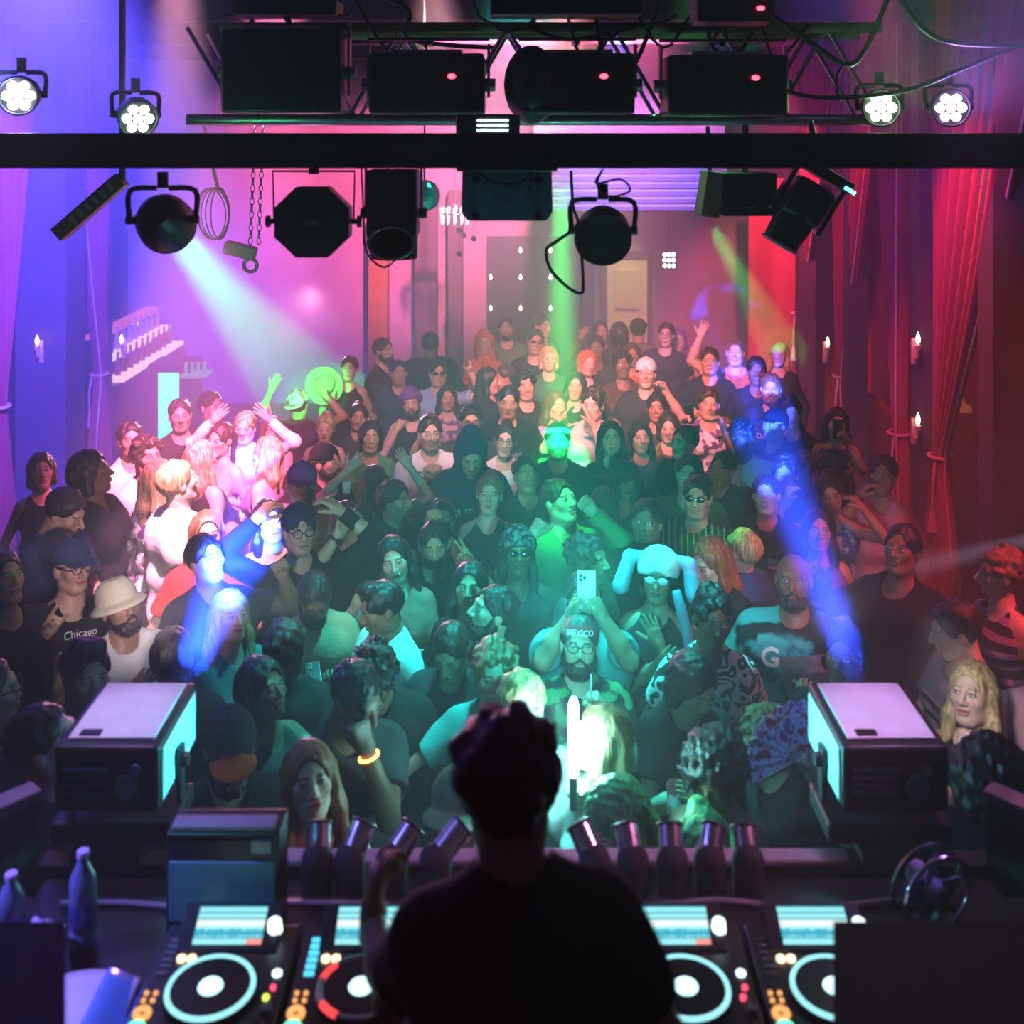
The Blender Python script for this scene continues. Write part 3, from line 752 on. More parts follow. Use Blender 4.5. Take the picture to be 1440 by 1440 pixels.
m(462, 806, 'man in a peach sweater looking down at the phone in both hands', 'brown', 'fade black', 'long peach', ['text', 'text'], 6, 1.80, head=(0, 30, 0), build=1.12, beard='short', extra=holds('phone', 0, 'phone held in both hands by the man in the peach sweater'))
m(556, 816, 'dark-haired man in a white baseball jersey with dark piping, in profile', 'olive', 'quiff black', 'jersey white', 'down hang', -60, 1.78, head=(-15, 14, 0), extra=lambda i: [conform(i, rect_me(.012, .5), 1.20, sx, False, 'piping', INK['black']) for sx in (-.035, .035)])
m(702, 822, 'bearded man in a dark tee in profile, right of the baseball jersey', 'light', 'fade dark', 'tee charcoal', 'down down', -75, 1.78, beard='full')
m(652, 876, 'man with close-cropped hair in the teal haze, head bowed', 'tan', 'buzz dark', 'tee charcoal', 'down down', -20, 1.74, head=(0, 24, 0))
m(716, 902, 'curly-haired man lit cyan with one forearm raised and wristband', 'fair', 'curly light', 'tee teal', [('wave', {'t': (.55, .5, .05)}), 'down'], -5, 1.66, head=(5, 10, 0))
m(795, 864, 'bearded man in a red lettered headband and glasses, hand raised with a white stick', 'light', 'short dark', 'tee black floral green', ['chest', ('drink', {'t': (-.12, .45, .12)})], 2, 1.78, hat=('headband', 'red'), beard='full', glasses='specs', build=1.15, extra=both(holds('stick', 1, 'thin white stick held at the mouth of the man in the red headband'), lambda i: headtext(i, 'MEXICO')))
m(812, 806, 'broad man in a pale tee holding a white phone up with both hands', 'tan', 'short black', 'tee teal', [('phonehi', {'t': (-.20, .50, .52)}), ('phonehi', {'t': (-.20, .50, .52)})], 4, 1.76, beard='full', build=1.25, extra=holds('bigphone', 0, 'white phone with three camera lenses held up over the broad man'))
w(905, 772, 'person in a pale plush hat with blue ear flaps and visor glasses, holding their chest', 'tan', 'bob black', 'tank charcoal', ['chest', ('chest', {'t': (-.2, .35, 0)})], -4, 1.66, hat=('plush', 'white'), glasses='white', extra=holds('tube', 1, 'long light blue inflatable strap hanging beside the plush hat'))
m(986, 756, 'man with very long red hair and a pale tee under a black jacket', 'fair', 'longer red', 'coat black', 'down down', -28, 1.80, head=(-12, 12, 0), extra=patch(.13, .36, 1.22, 'white', 0, 0, ('cream', None, 'white')))
m(1024, 741, 'blond man in a blue jersey turned away behind the red-haired man', 'fair', 'short blond', 'jersey blue', 'down down', -130, 1.76)
w(992, 829, 'woman with curly pinned-up hair in a wide patterned blouse', 'brown', 'updo black', 'tee white zebra charcoal', 'down down', 12, 1.66, build=1.2, smile=.8, head=(8, 10, 6))
w(996, 916, 'dark-haired woman bending forward and clapping, bright forearm raised', 'fair', 'bob black', 'tee black', [('clap', {'t': (-.2, .6, -.1)}), ('clap', {'t': (-.3, .6, -.1)})], 15, 1.66, head=(25, 20, 0), lean=8, extra=holds('foldfan', 1, 'crumpled pink can held out beside the clapping woman'))
m(1100, 777, 'bald bearded man in a blue tie-dye shirt with a letter on it', 'brown', 'bald black', 'tee black tiedye teal', 'down text', -2, 1.84, beard='full', build=1.35, extra=both(ink('G', .12, 1.335, 'white', -.10), patch(.24, .30, 1.22, 'white', .09, .2, ('mauve', 'tiedye', 'grey'))))
m(1000, 668, 'heavy man in sunglasses and a pinstriped shirt with white lettering, lit green', 'light', 'short black', 'tee black pinstripe grey', ['cross', 'down'], -6, 1.78, glasses='sun', build=1.4, extra=both(ink('DIE', .13, 1.20, 'white', -.02, -.5), patch(.10, .24, 1.16, 'white', -.13, -.5, ('lightgrey', 'zebra', 'charcoal'))))
w(1146, 714, 'woman with long dark hair lit green on top, in a purple crop top', 'tan', 'long black', 'crop purple', 'down down', 8, 1.64)
m(1268, 735, 'figure in black beside the curtained booth making a hand sign', 'brown', 'short black', 'coat black', [('wave', {'h': 'horns', 't': (.25, .4, .2)}), 'down'], -20, 1.80)
w(1148, 668, 'woman raising both forearms with bracelets, in a floral dress', 'tan', 'bun black', 'dress blue floral lightblue', [('flex', {'t': (.35, .3, .45)}), ('flex', {'t': (.05, .4, .42)})], 6, 1.66, head=(0, 8, -8), smile=.6)
m(1222, 641, 'man in a headband and pink top with a printed emblem, arm flexed', 'tan', 'mess black', 'tank pink', [('flex', {'t': (-.1, .5, .3)}), 'down'], -8, 1.76, extra=patch(.14, .12, 1.25, 'black', 0, 0, ('black', 'tiedye', 'pink')))
m(1180, 630, 'dark-haired person turned away behind the raised bracelets', 'brown', 'curly black', 'tee black', 'down down', 150, 1.74)
m(1118, 642, 'curly-haired man peering past the woman with bracelets', 'light', 'curly dark', 'tee charcoal', 'down down', -10, 1.76)
m(1062, 668, 'man in a black tee with a small white square print, beside the heavy man', 'light', 'short dark', 'tee black', 'down down', -5, 1.76, extra=patch(.07, .08, 1.25, 'white', .05))
m(968, 638, 'round-faced man in a green tee in front of the tall spotlight beam', 'light', 'short black', 'tee green', 'down down', -4, 1.76, build=1.1)
m(1022, 634, 'dark-haired man turned half away behind the sunglasses', 'tan', 'short black', 'tee charcoal', 'down down', -30, 1.74)
m(982, 597, 'man with a fade haircut in a black tee behind the green tee', 'light', 'fade dark', 'tee black', 'down down', -45, 1.78)
m(1036, 590, 'dark-skinned smiling man in a white tee with braided hair', 'dark', 'curly black', 'tee white', 'down down', -12, 1.76, build=1.15, smile=1, head=(-8, 8, -5))
w(933, 580, 'person in a light brown long sleeved top with hands raised to clap', 'light', 'bob dark', 'long brown', [('clap', {'t': (.0, .45, .12)}), ('clap', {'t': (-.1, .45, .2)})], 0, 1.70)
w(877, 590, 'long-haired person in black with sharply lit nose and arm held across', 'fair', 'long dark', 'long black', [('cross', {'t': (-.3, .5, -.1)}), 'down'], 6, 1.72)
w(908, 592, 'woman with dark hair in a denim top behind the raised hands', 'light', 'long black', 'tee denim', 'down down', 12, 1.64)
w(880, 648, 'woman in a dark brimmed hat with open mouth', 'brown', 'longer black', 'tank black', 'down hang', 15, 1.66, hat=('fedora', 'black'), head=(15, -6, 0), smile=1)
w(850, 682, 'person with very long dark curly hair seen from behind', 'brown', 'longer dark', 'tee charcoal', 'down down', 172, 1.68)
m(787, 672, 'man in a green-lit hoodie tipping his head back, both arms raised', 'light', 'short dark', 'hoodie green', [('head', {'t': (.15, .35, .28), 'h': 'fist'}), ('up', {'t': (-.1, .35, .45), 'h': 'fist'})], 20, 1.74, head=(25, -20, 0))
m(741, 743, 'man in a patterned beanie and dark glasses with braids', 'brown', 'long black', 'tank charcoal', ['down', 'low'], 5, 1.76, hat=('beanie', 'grey', 'leopard', 'black'), glasses='sun')
m(846, 752, 'bearded man with dark curls in profile between raised phone and plush hat', 'tan', 'curly black', 'tee charcoal', 'down down', 60, 1.76, beard='full', head=(10, 8, 0))
w(682, 667, 'young person in a black lettered tank top with pale arms', 'fair', 'bun light', 'tank black', ['down', 'hang'], -2, 1.74, extra=ink('QUAD', .085, 1.22, 'white'))
w(568, 753, 'woman with long dark hair and coral cardigan, hand by her ear', 'light', 'longer black', 'tee coral', [('face', {'t': (.15, .35, .15)}), 'text'], -2, 1.66, head=(0, -4, -12), extra=holds('phone', 1, 'dark phone held low by the woman in the coral cardigan'))
m(590, 736, 'man in a black face mask making a two finger sign', 'tan', 'fade black', 'tee black', ['down', ('peace', {'t': (.08, .40, .36)})], 3, 1.78, head=(0, 10, 0), extra=lambda i: maskface(i))
m(601, 702, 'man lifting a dark phone in front of his face', 'tan', 'short black', 'tee charcoal', ['down', 'phone'], 4, 1.76, extra=holds('phoneup', 1, 'dark phone raised before the face of a man in the middle rows'))
m(572, 676, 'dark-haired man in profile behind the raised dark phone', 'tan', 'mess black', 'tee charcoal', 'down down', 50, 1.76, head=(10, 4, 0))
w(528, 652, 'long-haired person seen from behind with both arms lifted', 'fair', 'longer dark', 'tank charcoal', [('up', {'t': (.18, .2, .6)}), ('up', {'t': (.12, .2, .55)})], 175, 1.68)
m(470, 704, 'man in a dark tee lit orange, arms raised with a wristwatch', 'light', 'fade dark', 'tee black', [('wave', {'t': (.05, .35, .50)}), ('fistup', {'t': (.45, .45, .42)})], 30, 1.74, head=(20, 0, 0), extra=holds('watch', 0, 'dark wristwatch on the raised arm of the man lit orange'))
m(441, 706, 'man in glasses and a backwards cap, hands behind his head, black printed top', 'light', 'short dark', 'long black', ['head', 'head'], 6, 1.78, hat=('backcap', 'navy'), glasses='specs', head=(6, 4, 0), extra=both(ink('VIXION', .07, 1.27, 'white'), ink('COALING', .06, 1.19, 'white'), ink('SCEE', .05, 1.12, 'white')))
w(379, 701, 'smiling woman in a lime tube top lit pink and green', 'light', 'long black', 'tube lime', [('face', {'t': (.05, .4, -.05)}), 'down'], 10, 1.64, smile=1, head=(4, 0, -6))
m(424, 648, 'man in a purple logo cap and peach tee', 'light', 'short dark', 'tee peach', 'down down', 4, 1.76, hat=('cap', 'purple'), head=(0, 6, 0))
m(466, 622, 'bearded man in a dark tee lifting a bottle, turned to his side', 'light', 'short dark', 'tee black', ['down', 'drink'], 40, 1.76, beard='full', hat=('backcap', 'black'), head=(15, 0, 0), extra=holds('bottle', 1, 'clear bottle lifted by the bearded man in a dark tee'))
m(300, 718, 'man with long hair and red top behind the dark-haired man in navy', 'light', 'long light', 'tee red', 'down down', 6, 1.78, beard='short')
m(246, 643, 'large man in a white tee turned away, glaring in the pink light', 'fair', 'short blond', 'tee white', 'hang hang', 115, 1.82, build=1.2)
w(287, 616, 'woman with streaked blonde hair seen from behind, bare arms', 'fair', 'long blond', 'tank black', 'down hang', 120, 1.66, hat=None)
w(330, 594, 'woman with tied dark hair in a peach dress facing the blondes', 'light', 'pony dark', 'dress peach', 'low down', -40, 1.66)
w(354, 612, 'blonde woman in a mauve top with her forearm forward, lit white and pink', 'fair', 'long blond', 'crop mauve', ['text', 'down'], -110, 1.64)
w(204, 642, 'long-haired blonde person in a floral shirt seen from behind', 'fair', 'long blond', 'shirt white floral purple', 'down down', 140, 1.66)
m(148, 630, 'dark-haired person in black leaning behind the floral shirt', 'brown', 'bob black', 'coat black', 'down down', 70, 1.74)
m(226, 612, 'curly-haired person in a pale ruffled top', 'tan', 'curly dark', 'tee cream', 'down down', 30, 1.74)
m(184, 592, 'man with dark hair and a pale collar standing in front of the bar', 'tan', 'short black', 'tee cream', 'down down', 12, 1.76)
m(98, 684, 'dark-haired man bowing over a bright graphic tee', 'light', 'short black', 'tee navy', ['down', 'low'], 45, 1.76, head=(15, 25, 0), extra=patch(.16, .14, 1.27, 'orange', 0, .3, ('navy', 'tiedye', 'orange')))
w(58, 636, 'dark-haired woman in a black strappy top by the draped curtain', 'light', 'bob black', 'vtank black', 'down down', 6, 1.64)
m(263, 560, 'dark-haired man in a dark shirt before the glowing fridge', 'tan', 'short black', 'tee black', 'down down', 4, 1.76)
m(294, 549, 'man in profile in a dark tee, right of the glowing fridge', 'light', 'short dark', 'tee charcoal', 'down down', 40, 1.78)
m(334, 578, 'person raising both green-lit forearms in the pink haze', 'fair', 'short blond', 'long white', [('up', {'t': (.10, .2, .62)}), ('up', {'t': (.10, .2, .62)})], -10, 1.74)
w(372, 585, 'woman lost in the bright pink haze, hair loose', 'fair', 'long light', 'tank pink', 'down chest', 8, 1.66)
w(446, 583, 'fair woman with a tied fringe in a sequin top below the raised tattooed arms', 'fair', 'bun blond', 'tank grey leopard black', 'down down', -4, 1.64)
m(430, 546, 'man in a flowered cap with both arms raised, seen through pink haze', 'tan', 'short black', 'tee charcoal', [('up', {'t': (.12, .1, .6)}), ('up', {'t': (.3, .2, .62)})], 160, 1.74, hat=('backcap', 'white', 'floral', 'red'))
w(484, 568, 'dark-haired woman in a dark tee right of the sequin top', 'tan', 'bun black', 'tee charcoal', 'down down', 4, 1.66)
w(511, 500, 'person in a black low-cut tank holding up a wide pale hat', 'light', 'short dark', 'vtank black', [('wave', {'t': (.05, .45, .0), 'h': 'hold'}), 'down'], -6, 1.74, extra=holds('bighat', 0, 'wide pale hat held up by the person in a low-cut tank'))
m(538, 474, 'bearded man in a black tee with a red and white print, in profile', 'light', 'fade dark', 'tee black', 'down down', 55, 1.80, beard='full', extra=patch(.18, .12, 1.25, 'red', 0, .4, ('red', 'tiedye', 'white')))
m(600, 465, 'large dark figure with its back to the room, against the purple wall', 'brown', 'short black', 'coat black', 'down down', 178, 1.86, build=1.35)
m(566, 506, 'person lit deep blue beside the large dark figure', 'tan', 'short black', 'tee navy', 'down down', 10, 1.70)
m(623, 506, 'man in sunglasses and a pale denim shirt raising a horned hand', 'light', 'short black', 'tee lightblue', ['down', 'horns'], 6, 1.76, glasses='sun', head=(0, -8, 0))
w(620, 541, 'dark-haired woman in a floral top behind the man with a necklace', 'light', 'long dark', 'tee purple floral pink', 'down down', 6, 1.66)
m(558, 546, 'bearded man lit violet with a fist at his mouth, black tank top', 'light', 'bun black', 'tank black', [('chin', {'t': (-.05, .4, .12)}), 'down'], 0, 1.78, beard='full', hat=('beanie', 'purple'))
m(617, 582, 'man in a white tee with a bead necklace, hands folded at his chin', 'light', 'short dark', 'tee white', ['clasp', 'clasp'], 5, 1.80, build=1.12, head=(3, 6, 0), stub=.6, extra=lambda i: necklace(i))
m(672, 568, 'man with round glasses and a beard, tattooed arm raised beside him', 'tan', 'short black', 'tee charcoal', [('up', {'t': (.35, .3, .42), 'h': 'horns'}), 'down'], 3, 1.76, beard='full', glasses='specs')
m(663, 608, 'person in a navy hooded sweatshirt with the hood up, face bowed', 'light', 'short dark', 'hoodie navy', 'down down', 4, 1.76, hat=('hood', 'navy'), head=(0, 24, 0), build=1.15, extra=ink('SUBT', .095, 1.25, 'white', -.03, .05))
w(700, 594, 'woman in glasses and a white tee beside the blue hood', 'fair', 'bun dark', 'tee white', ['down', 'hang'], -2, 1.68, glasses='specs')
w(684, 464, 'woman with a fuzzy hood and brown fur coat over a red top', 'tan', 'long brown', 'coat brown fur orange', 'down down', 6, 1.66, hat=('hood', 'brown', 'fur', 'orange'), extra=patch(.10, .2, 1.28, 'red'))
m(711, 444, 'bearded man in a green patterned shirt, last row by the dark wall', 'tan', 'short black', 'tee olive floral green', 'down down', 2, 1.80, beard='short')
m(668, 516, 'long-haired person embracing their neighbour in the middle rows', 'light', 'long black', 'tee black', 'cross cross', 60, 1.72, head=(15, 8, 0))
m(690, 512, 'person embraced by the long-haired neighbour', 'tan', 'short dark', 'coat charcoal', 'cross down', -60, 1.74, head=(-15, 4, 0))
m(716, 541, 'man in a black tee with small pale lettering', 'tan', 'short black', 'tee black', 'down down', 0, 1.78, build=1.15, extra=both(ink('CREW', .07, 1.27, 'grey'), ink('NIGHT', .06, 1.19, 'grey')))
m(761, 441, 'man in profile in the last row, left of the green beam', 'light', 'short dark', 'tee charcoal', 'down down', 50, 1.80)
m(754, 462, 'man in sunglasses with a white scarf hanging over a dark coat', 'tan', 'short black', 'coat black', 'down down', 4, 1.80, glasses='sun', extra=patch(.05, .4, 1.2, 'white', -.09))
w(786, 486, 'fair-haired person standing in the green beam', 'fair', 'bob blond', 'tee green', 'down down', 4, 1.70)
w(826, 492, 'person with bright orange hair behind the green beam', 'fair', 'bob orange', 'tee black', 'down down', 20, 1.66)
w(846, 450, 'dark-haired woman in a brown coat with one hand raised', 'light', 'long dark', 'coat brown', [('up', {'t': (.3, .25, .4)}), 'down'], 20, 1.70)
m(874, 452, 'dark-haired person seen from behind in front of the yellow door', 'brown', 'bob black', 'coat charcoal', 'down down', 175, 1.76)
m(897, 446, 'man in a backwards cap and grey tee, back to the stage', 'light', 'short dark', 'tee grey', 'down down', 165, 1.78, hat=('cap', 'black'))
w(888, 482, 'woman with loose hair in an orange top below the backwards cap', 'tan', 'long brown', 'tee orange', 'down down', 0, 1.66)
w(868, 492, 'curly-haired woman in a leopard top, left of the orange top', 'brown', 'curly black', 'tee brown leopard black', 'down down', 6, 1.66)
m(908, 501, 'young man in a white backwards cap and dark vest over a white shirt', 'fair', 'short dark', 'tee charcoal', ['down', 'pinch'], -2, 1.78, hat=('backcap', 'white'))
m(934, 452, 'man with glasses behind the purple-haired person', 'light', 'short dark', 'tee charcoal', 'down down', -6, 1.80, glasses='specs')
w(946, 462, 'person with purple-lit hair in a black scoop tank', 'fair', 'bob purple', 'tank black', 'down down', 2, 1.72)
m(998, 487, 'man in a dark tee, hair short, right of the black tank', 'light', 'short dark', 'tee navy', ['hang', 'cross'], -4, 1.80)
m(1034, 476, 'bald man in a floral shirt with one arm raised high', 'fair', 'buzz light', 'tee mauve floral pink', [('up', {'t': (.25, .2, .75)}), 'down'], -4, 1.80, build=1.15)
m(988, 545, 'person in a patterned shirt holding a phone up to film', 'light', 'mess dark', 'tee purple floral white', [('phone', {'t': (.1, .5, .25)}), ('out', {'t': (-.1, .6, .25)})], 2, 1.76, extra=holds('phoneup', 0, 'small phone filming, held by the person in the patterned shirt'))
w(926, 553, 'young woman with tied dark hair in a dark tee looking straight ahead', 'tan', 'bun black', 'tee charcoal', 'down down', 0, 1.66)
w(808, 522, 'long-haired person with parted hair right beside the green beam', 'light', 'long black', 'tee black', 'down down', -4, 1.72)
m(834, 545, 'curly-haired man in a pale grey tee clapping above his shoulder', 'light', 'curly dark', 'tee lightgrey', [('clap', {'t': (.0, .45, .28)}), ('clap', {'t': (-.15, .45, .28)})], -20, 1.78)
m(782, 590, 'moustached man in a white headband and black hooded top', 'light', 'short black', 'hoodie black', 'low low', 4, 1.80, hat=('headband', 'white'), stub=1.0, build=1.1)
w(1096, 480, 'blonde woman lit pale pink near the red alcove', 'fair', 'long blond', 'coat charcoal', 'down down', -10, 1.72)
m(1086, 524, 'bearded man in a black tee with white lettering', 'fair', 'short light', 'tee black', 'down down', -4, 1.78, beard='short', extra=ink('DAKOTA', .065, 1.27, 'white', .02))
m(1080, 573, 'man in a dark cap facing sideways below the lettered tee', 'light', 'short dark', 'tee navy', 'down down', -40, 1.78, hat=('cap', 'black'))
w(1117, 560, 'woman in a black jacket with one arm raised by the curtain', 'light', 'bun black', 'coat black', ['chest', ('up', {'t': (.42, .25, .38)})], -2, 1.68)
w(1166, 572, 'woman in a gold patterned dress covering her face with a phone', 'tan', 'long black', 'dress gold floral black', ['down', ('phone', {'t': (-.12, .5, .3)})], 0, 1.66, extra=holds('phoneup', 1, 'phone held over the face of the woman in the gold patterned dress'))
# --- half-hidden people between them
m(740, 520, 'person in dark clothes between the white scarf and the pale-lettered tee', 'tan', 'curly black', 'tee black', 'down down', 10, 1.76)
w(770, 548, 'woman with reddish hair close to the green beam, turned aside', 'light', 'long brown', 'tee mauve', 'down down', 30, 1.64)
m(1064, 500, 'man in the dark behind the bald man in florals', 'brown', 'short black', 'tee black', 'down down', 0, 1.80)
w(520, 590, 'woman in a dark green tee beneath the low-cut tank', 'tan', 'bob black', 'tee green', 'down down', 6, 1.62)
m(838, 470, 'tall man in shadow behind the orange hair', 'brown', 'short black', 'tee charcoal', 'down down', 4, 1.84)
m(12, 772, 'man in black standing close to the red curtain at the edge', 'tan', 'short black', 'tee black', 'down down', 30, 1.78)
w(640, 790, 'woman in black with dark hair, behind the baseball jersey', 'tan', 'long black', 'tee black', 'down down', -6, 1.64)
m(930, 700, 'man in dark clothes behind the plush hat', 'brown', 'short black', 'tee black', 'down down', -14, 1.76)
m(720, 640, 'man in a grey tee in front of the woman in glasses', 'tan', 'short black', 'tee charcoal', 'down down', 10, 1.70)
m(1190, 880, 'man in black standing behind the box light on the curtained side', 'brown', 'short black', 'tee black', 'down down', -16, 1.76)
m(240, 880, 'dark head in front of the bucket hat, below his folded arm', 'brown', 'short black', 'tee black', 'down down', 160, 1.70)

def solve(p):
    """place a person so that the crown of the head meets its row and column"""
    hl = head_local(p['H'], p.get('lean', 0), p.get('tilt', 0), p.get('head', (0, 0, 0)))
    k = p['H'] / 1.75; ztop = hl[2] + .125 * k + {'afro': .04, 'quiff': .015}.get(p['hair'][0], .01) + (.015 if p.get('hat') else 0)
    d = (CAM.z - ztop) * FPX / (p['py'] - HZ); x = (p['px'] - 720) / FPX * d
    ya = math.degrees(math.atan2(-x, d - 2.0)) * .75 + p['yaw']; c, s = math.cos(math.radians(ya)), math.sin(math.radians(ya))
    return V((x - (c * hl[0] - s * hl[1]), d - (s * hl[0] + c * hl[1]), 0)), ya, x, d

def relax():
    for p in PEOPLE:
        p['px0'] = p['px']; d = (CAM.z - p['H']) * FPX / (p['py'] - HZ); hd = p.get('head', (0, 0, 0))
        up = 15 if d < 6 else 11 if d < 8 else 7       # they look up at the stage
        if hd[1] == 0: p['head'] = (hd[0], -up + (p['px0'] * 7 % 9 - 4), hd[2] or (p['px0'] * 5 % 9 - 4))
        elif 0 < hd[1] < 12: p['head'] = (hd[0], hd[1] - 10, hd[2])
    for it in range(500):
        pos = [solve(p)[0] for p in PEOPLE]; moved = 0; stp = .009 * (1 - it / 520)
        for i in range(len(PEOPLE)):
            for j in range(i):
                v = pos[i] - pos[j]; nb_ = 1 + .45 * (PEOPLE[i].get('build', 1) + PEOPLE[j].get('build', 1) - 2)
                if abs(v.y) < .5 and (v.x / (.50 * nb_)) ** 2 + (v.y / (.40 * nb_)) ** 2 < 1:
                    moved += 1
                    dp = PEOPLE[i]['py'] - PEOPLE[j]['py']; near, far = (i, j) if (dp > 0 if abs(dp) > 14 else pos[i].y < pos[j].y) else (j, i)
                    lf, rt = (i, j) if pos[i].x < pos[j].x else (j, i)
                    for q, sg in ((near, stp), (far, -stp)):
                        lo, hi = (1.48, 1.82) if PEOPLE[q]['fem'] else (1.56, 1.96)
                        PEOPLE[q]['H'] = min(hi, max(lo, PEOPLE[q]['H'] + sg))
                    for q, sg in ((lf, -.5), (rt, .5)): PEOPLE[q]['px'] = max(PEOPLE[q]['px0'] - 20, min(PEOPLE[q]['px0'] + 20, PEOPLE[q]['px'] + sg))
        for p in PEOPLE:
            if solve(p)[3] < 3.72: p['H'] -= .008; moved += 1
        if not moved: break
    return moved
relax()
# ------------------------------------------------------------------ solids
class MB:
    def __init__(s): s.bm = bmesh.new()
    def box(s, c, d, R=None, bev=0.0):
        r = bmesh.ops.create_cube(s.bm, size=1.0); M = Matrix.Translation(V(c)) @ ((R.to_4x4() if R is not None else Matrix())) @ Matrix.Diagonal((d[0], d[1], d[2], 1))
        bmesh.ops.transform(s.bm, matrix=M, verts=r['verts'])
        if bev:
            es = list({e for v in r['verts'] for e in v.link_edges}); bmesh.ops.bevel(s.bm, geom=es, offset=bev, segments=3, affect='EDGES', profile=.6)
        return s
    def cyl(s, a, b, r1, r2=None, n=16, cap=True):
        a, b = V(a), V(b); r2 = r1 if r2 is None else r2; ax = b - a
        q = V((0, 0, 1)).rotation_difference(ax).to_matrix().to_4x4()
        r = bmesh.ops.create_cone(s.bm, cap_ends=cap, segments=n, radius1=r1, radius2=max(r2, 1e-5), depth=ax.length)
        bmesh.ops.transform(s.bm, matrix=Matrix.Translation((a + b) / 2) @ q, verts=r['verts']); return s
    def tube(s, pts, r, n=8, smooth=3):
        pts = [V(p) for p in pts]
        if smooth and len(pts) > 2:
            P = [pts[0]] + pts + [pts[-1]]; o = []
            for i in range(1, len(P) - 2):
                for t in range(smooth):
                    u = t / smooth; a, b, c, d = P[i - 1], P[i], P[i + 1], P[i + 2]
                    o.append(.5 * ((2 * b) + (c - a) * u + (2 * a - 5 * b + 4 * c - d) * u * u + (-a + 3 * b - 3 * c + d) * u ** 3))
            pts = o + [pts[-1]]
        rings = []
        for i, p in enumerate(pts):
            t = (pts[min(i + 1, len(pts) - 1)] - pts[max(i - 1, 0)]).normalized()
            u = t.orthogonal().normalized() if i == 0 else (u - t * u.dot(t)).normalized()
            w = t.cross(u); rr = r if not callable(r) else r(i / (len(pts) - 1))
            rings.append([s.bm.verts.new(p + (u * math.cos(k * 2 * PI / n) + w * math.sin(k * 2 * PI / n)) * rr) for k in range(n)])
        for a, b in zip(rings, rings[1:]):
            for k in range(n): s.bm.faces.new((a[k], a[(k + 1) % n], b[(k + 1) % n], b[k]))
        s.bm.faces.new(rings[0][::-1]); s.bm.faces.new(rings[-1]); return s
    def lathe(s, prof, M, n=24):
        rings = [[s.bm.verts.new(M @ V((r * math.cos(k * 2 * PI / n), r * math.sin(k * 2 * PI / n), z))) for k in range(n)] for r, z in prof]
        for a, b in zip(rings, rings[1:]):
            for k in range(n): s.bm.faces.new((a[k], a[(k + 1) % n], b[(k + 1) % n], b[k]))
        for rg, fl in ((rings[0], 1), (rings[-1], 0)):
            try: s.bm.faces.new(rg[::-1] if fl else rg)
            except ValueError: pass
        return s
    def torus(s, M, R, r, n=32, k=10, a0=0.0, a1=2 * PI):
        full = a1 - a0 > 6.28; N = n if full else n + 1
        rg = [[s.bm.verts.new(M @ V(((R + r * math.cos(j * 2 * PI / k)) * math.cos(a0 + (a1 - a0) * i / n), (R + r * math.cos(j * 2 * PI / k)) * math.sin(a0 + (a1 - a0) * i / n), r * math.sin(j * 2 * PI / k)))) for j in range(k)] for i in range(N)]
        for i in range(n):
            a, b = rg[i], rg[(i + 1) % N]
            for j in range(k): s.bm.faces.new((a[j], b[j], b[(j + 1) % k], a[(j + 1) % k]))
        return s
    def ball(s, c, r, n=12, sc=(1, 1, 1)):
        q = bmesh.ops.create_uvsphere(s.bm, u_segments=n, v_segments=max(6, n // 2), radius=r)
        bmesh.ops.transform(s.bm, matrix=Matrix.Translation(V(c)) @ Matrix.Diagonal((*sc, 1)), verts=q['verts']); return s
    def prism(s, pts, a, b, M=None):
        """polygon pts (x, z) extruded along y from a to b"""
        M = M or Matrix(); A = [s.bm.verts.new(M @ V((p[0], a, p[1]))) for p in pts]; Bv = [s.bm.verts.new(M @ V((p[0], b, p[1]))) for p in pts]
        s.bm.faces.new(A); s.bm.faces.new(Bv[::-1])
        for i in range(len(pts)): s.bm.faces.new((A[i], Bv[i], Bv[(i + 1) % len(pts)], A[(i + 1) % len(pts)]))
        return s
    def grid(s, f, nu, nv):
        g = [[s.bm.verts.new(f(i / nu, j / nv)) for j in range(nv + 1)] for i in range(nu + 1)]
        for i in range(nu):
            for j in range(nv): s.bm.faces.new((g[i][j], g[i + 1][j], g[i + 1][j + 1], g[i][j + 1]))
        return s
    def build(s, name, m, parent=None, smooth=None):
        me = bpy.data.meshes.new(name); bmesh.ops.recalc_face_normals(s.bm, faces=s.bm.faces[:]); s.bm.to_mesh(me); s.bm.free()
        me.materials.append(m); o = bpy.data.objects.new(name, me); COL.objects.link(o)
        if parent is not None: o.parent = parent; o.matrix_parent_inverse = parent.matrix_world.inverted() if False else Matrix()
        if smooth:
            for p in me.polygons: p.use_smooth = True
            me.set_sharp_from_angle(angle=math.radians(smooth))
        return o

def tag(o, label, cat, group=None):
    o['label'] = label; o['category'] = cat
    if group: o['group'] = group
    return o
def struct(o): o['kind'] = 'structure'; return o
def empty(name, loc, label, cat, group=None, M=None):
    o = bpy.data.objects.new(name, None); COL.objects.link(o)
    if M is not None: o.matrix_world = M
    else: o.location = loc
    o.empty_display_size = .1
    return tag(o, label, cat, group)
def aim(loc, target, roll=0.0):
    """matrix at loc whose -z looks at target"""
    d = (V(target) - V(loc)); q = d.to_track_quat('-Z', 'Y')
    return Matrix.Translation(V(loc)) @ q.to_matrix().to_4x4() @ Matrix.Rotation(roll, 4, 'Z')

BLACK = mat('black_metal', (.014, .014, .016), .42, .0, 60, .3)
BLKP = mat('black_plastic', (.012, .012, .014), .35)
GREYM = mat('grey_metal', (.25, .25, .26), .4, .8)
STEEL = mat('steel', (.45, .45, .46), .32, 1.0)
CABLE = mat('cable_rubber', (.03, .03, .03), .5)
def glow(name, col, s): return mat(name, (.02, .02, .02), .4, emit=col, es=s)

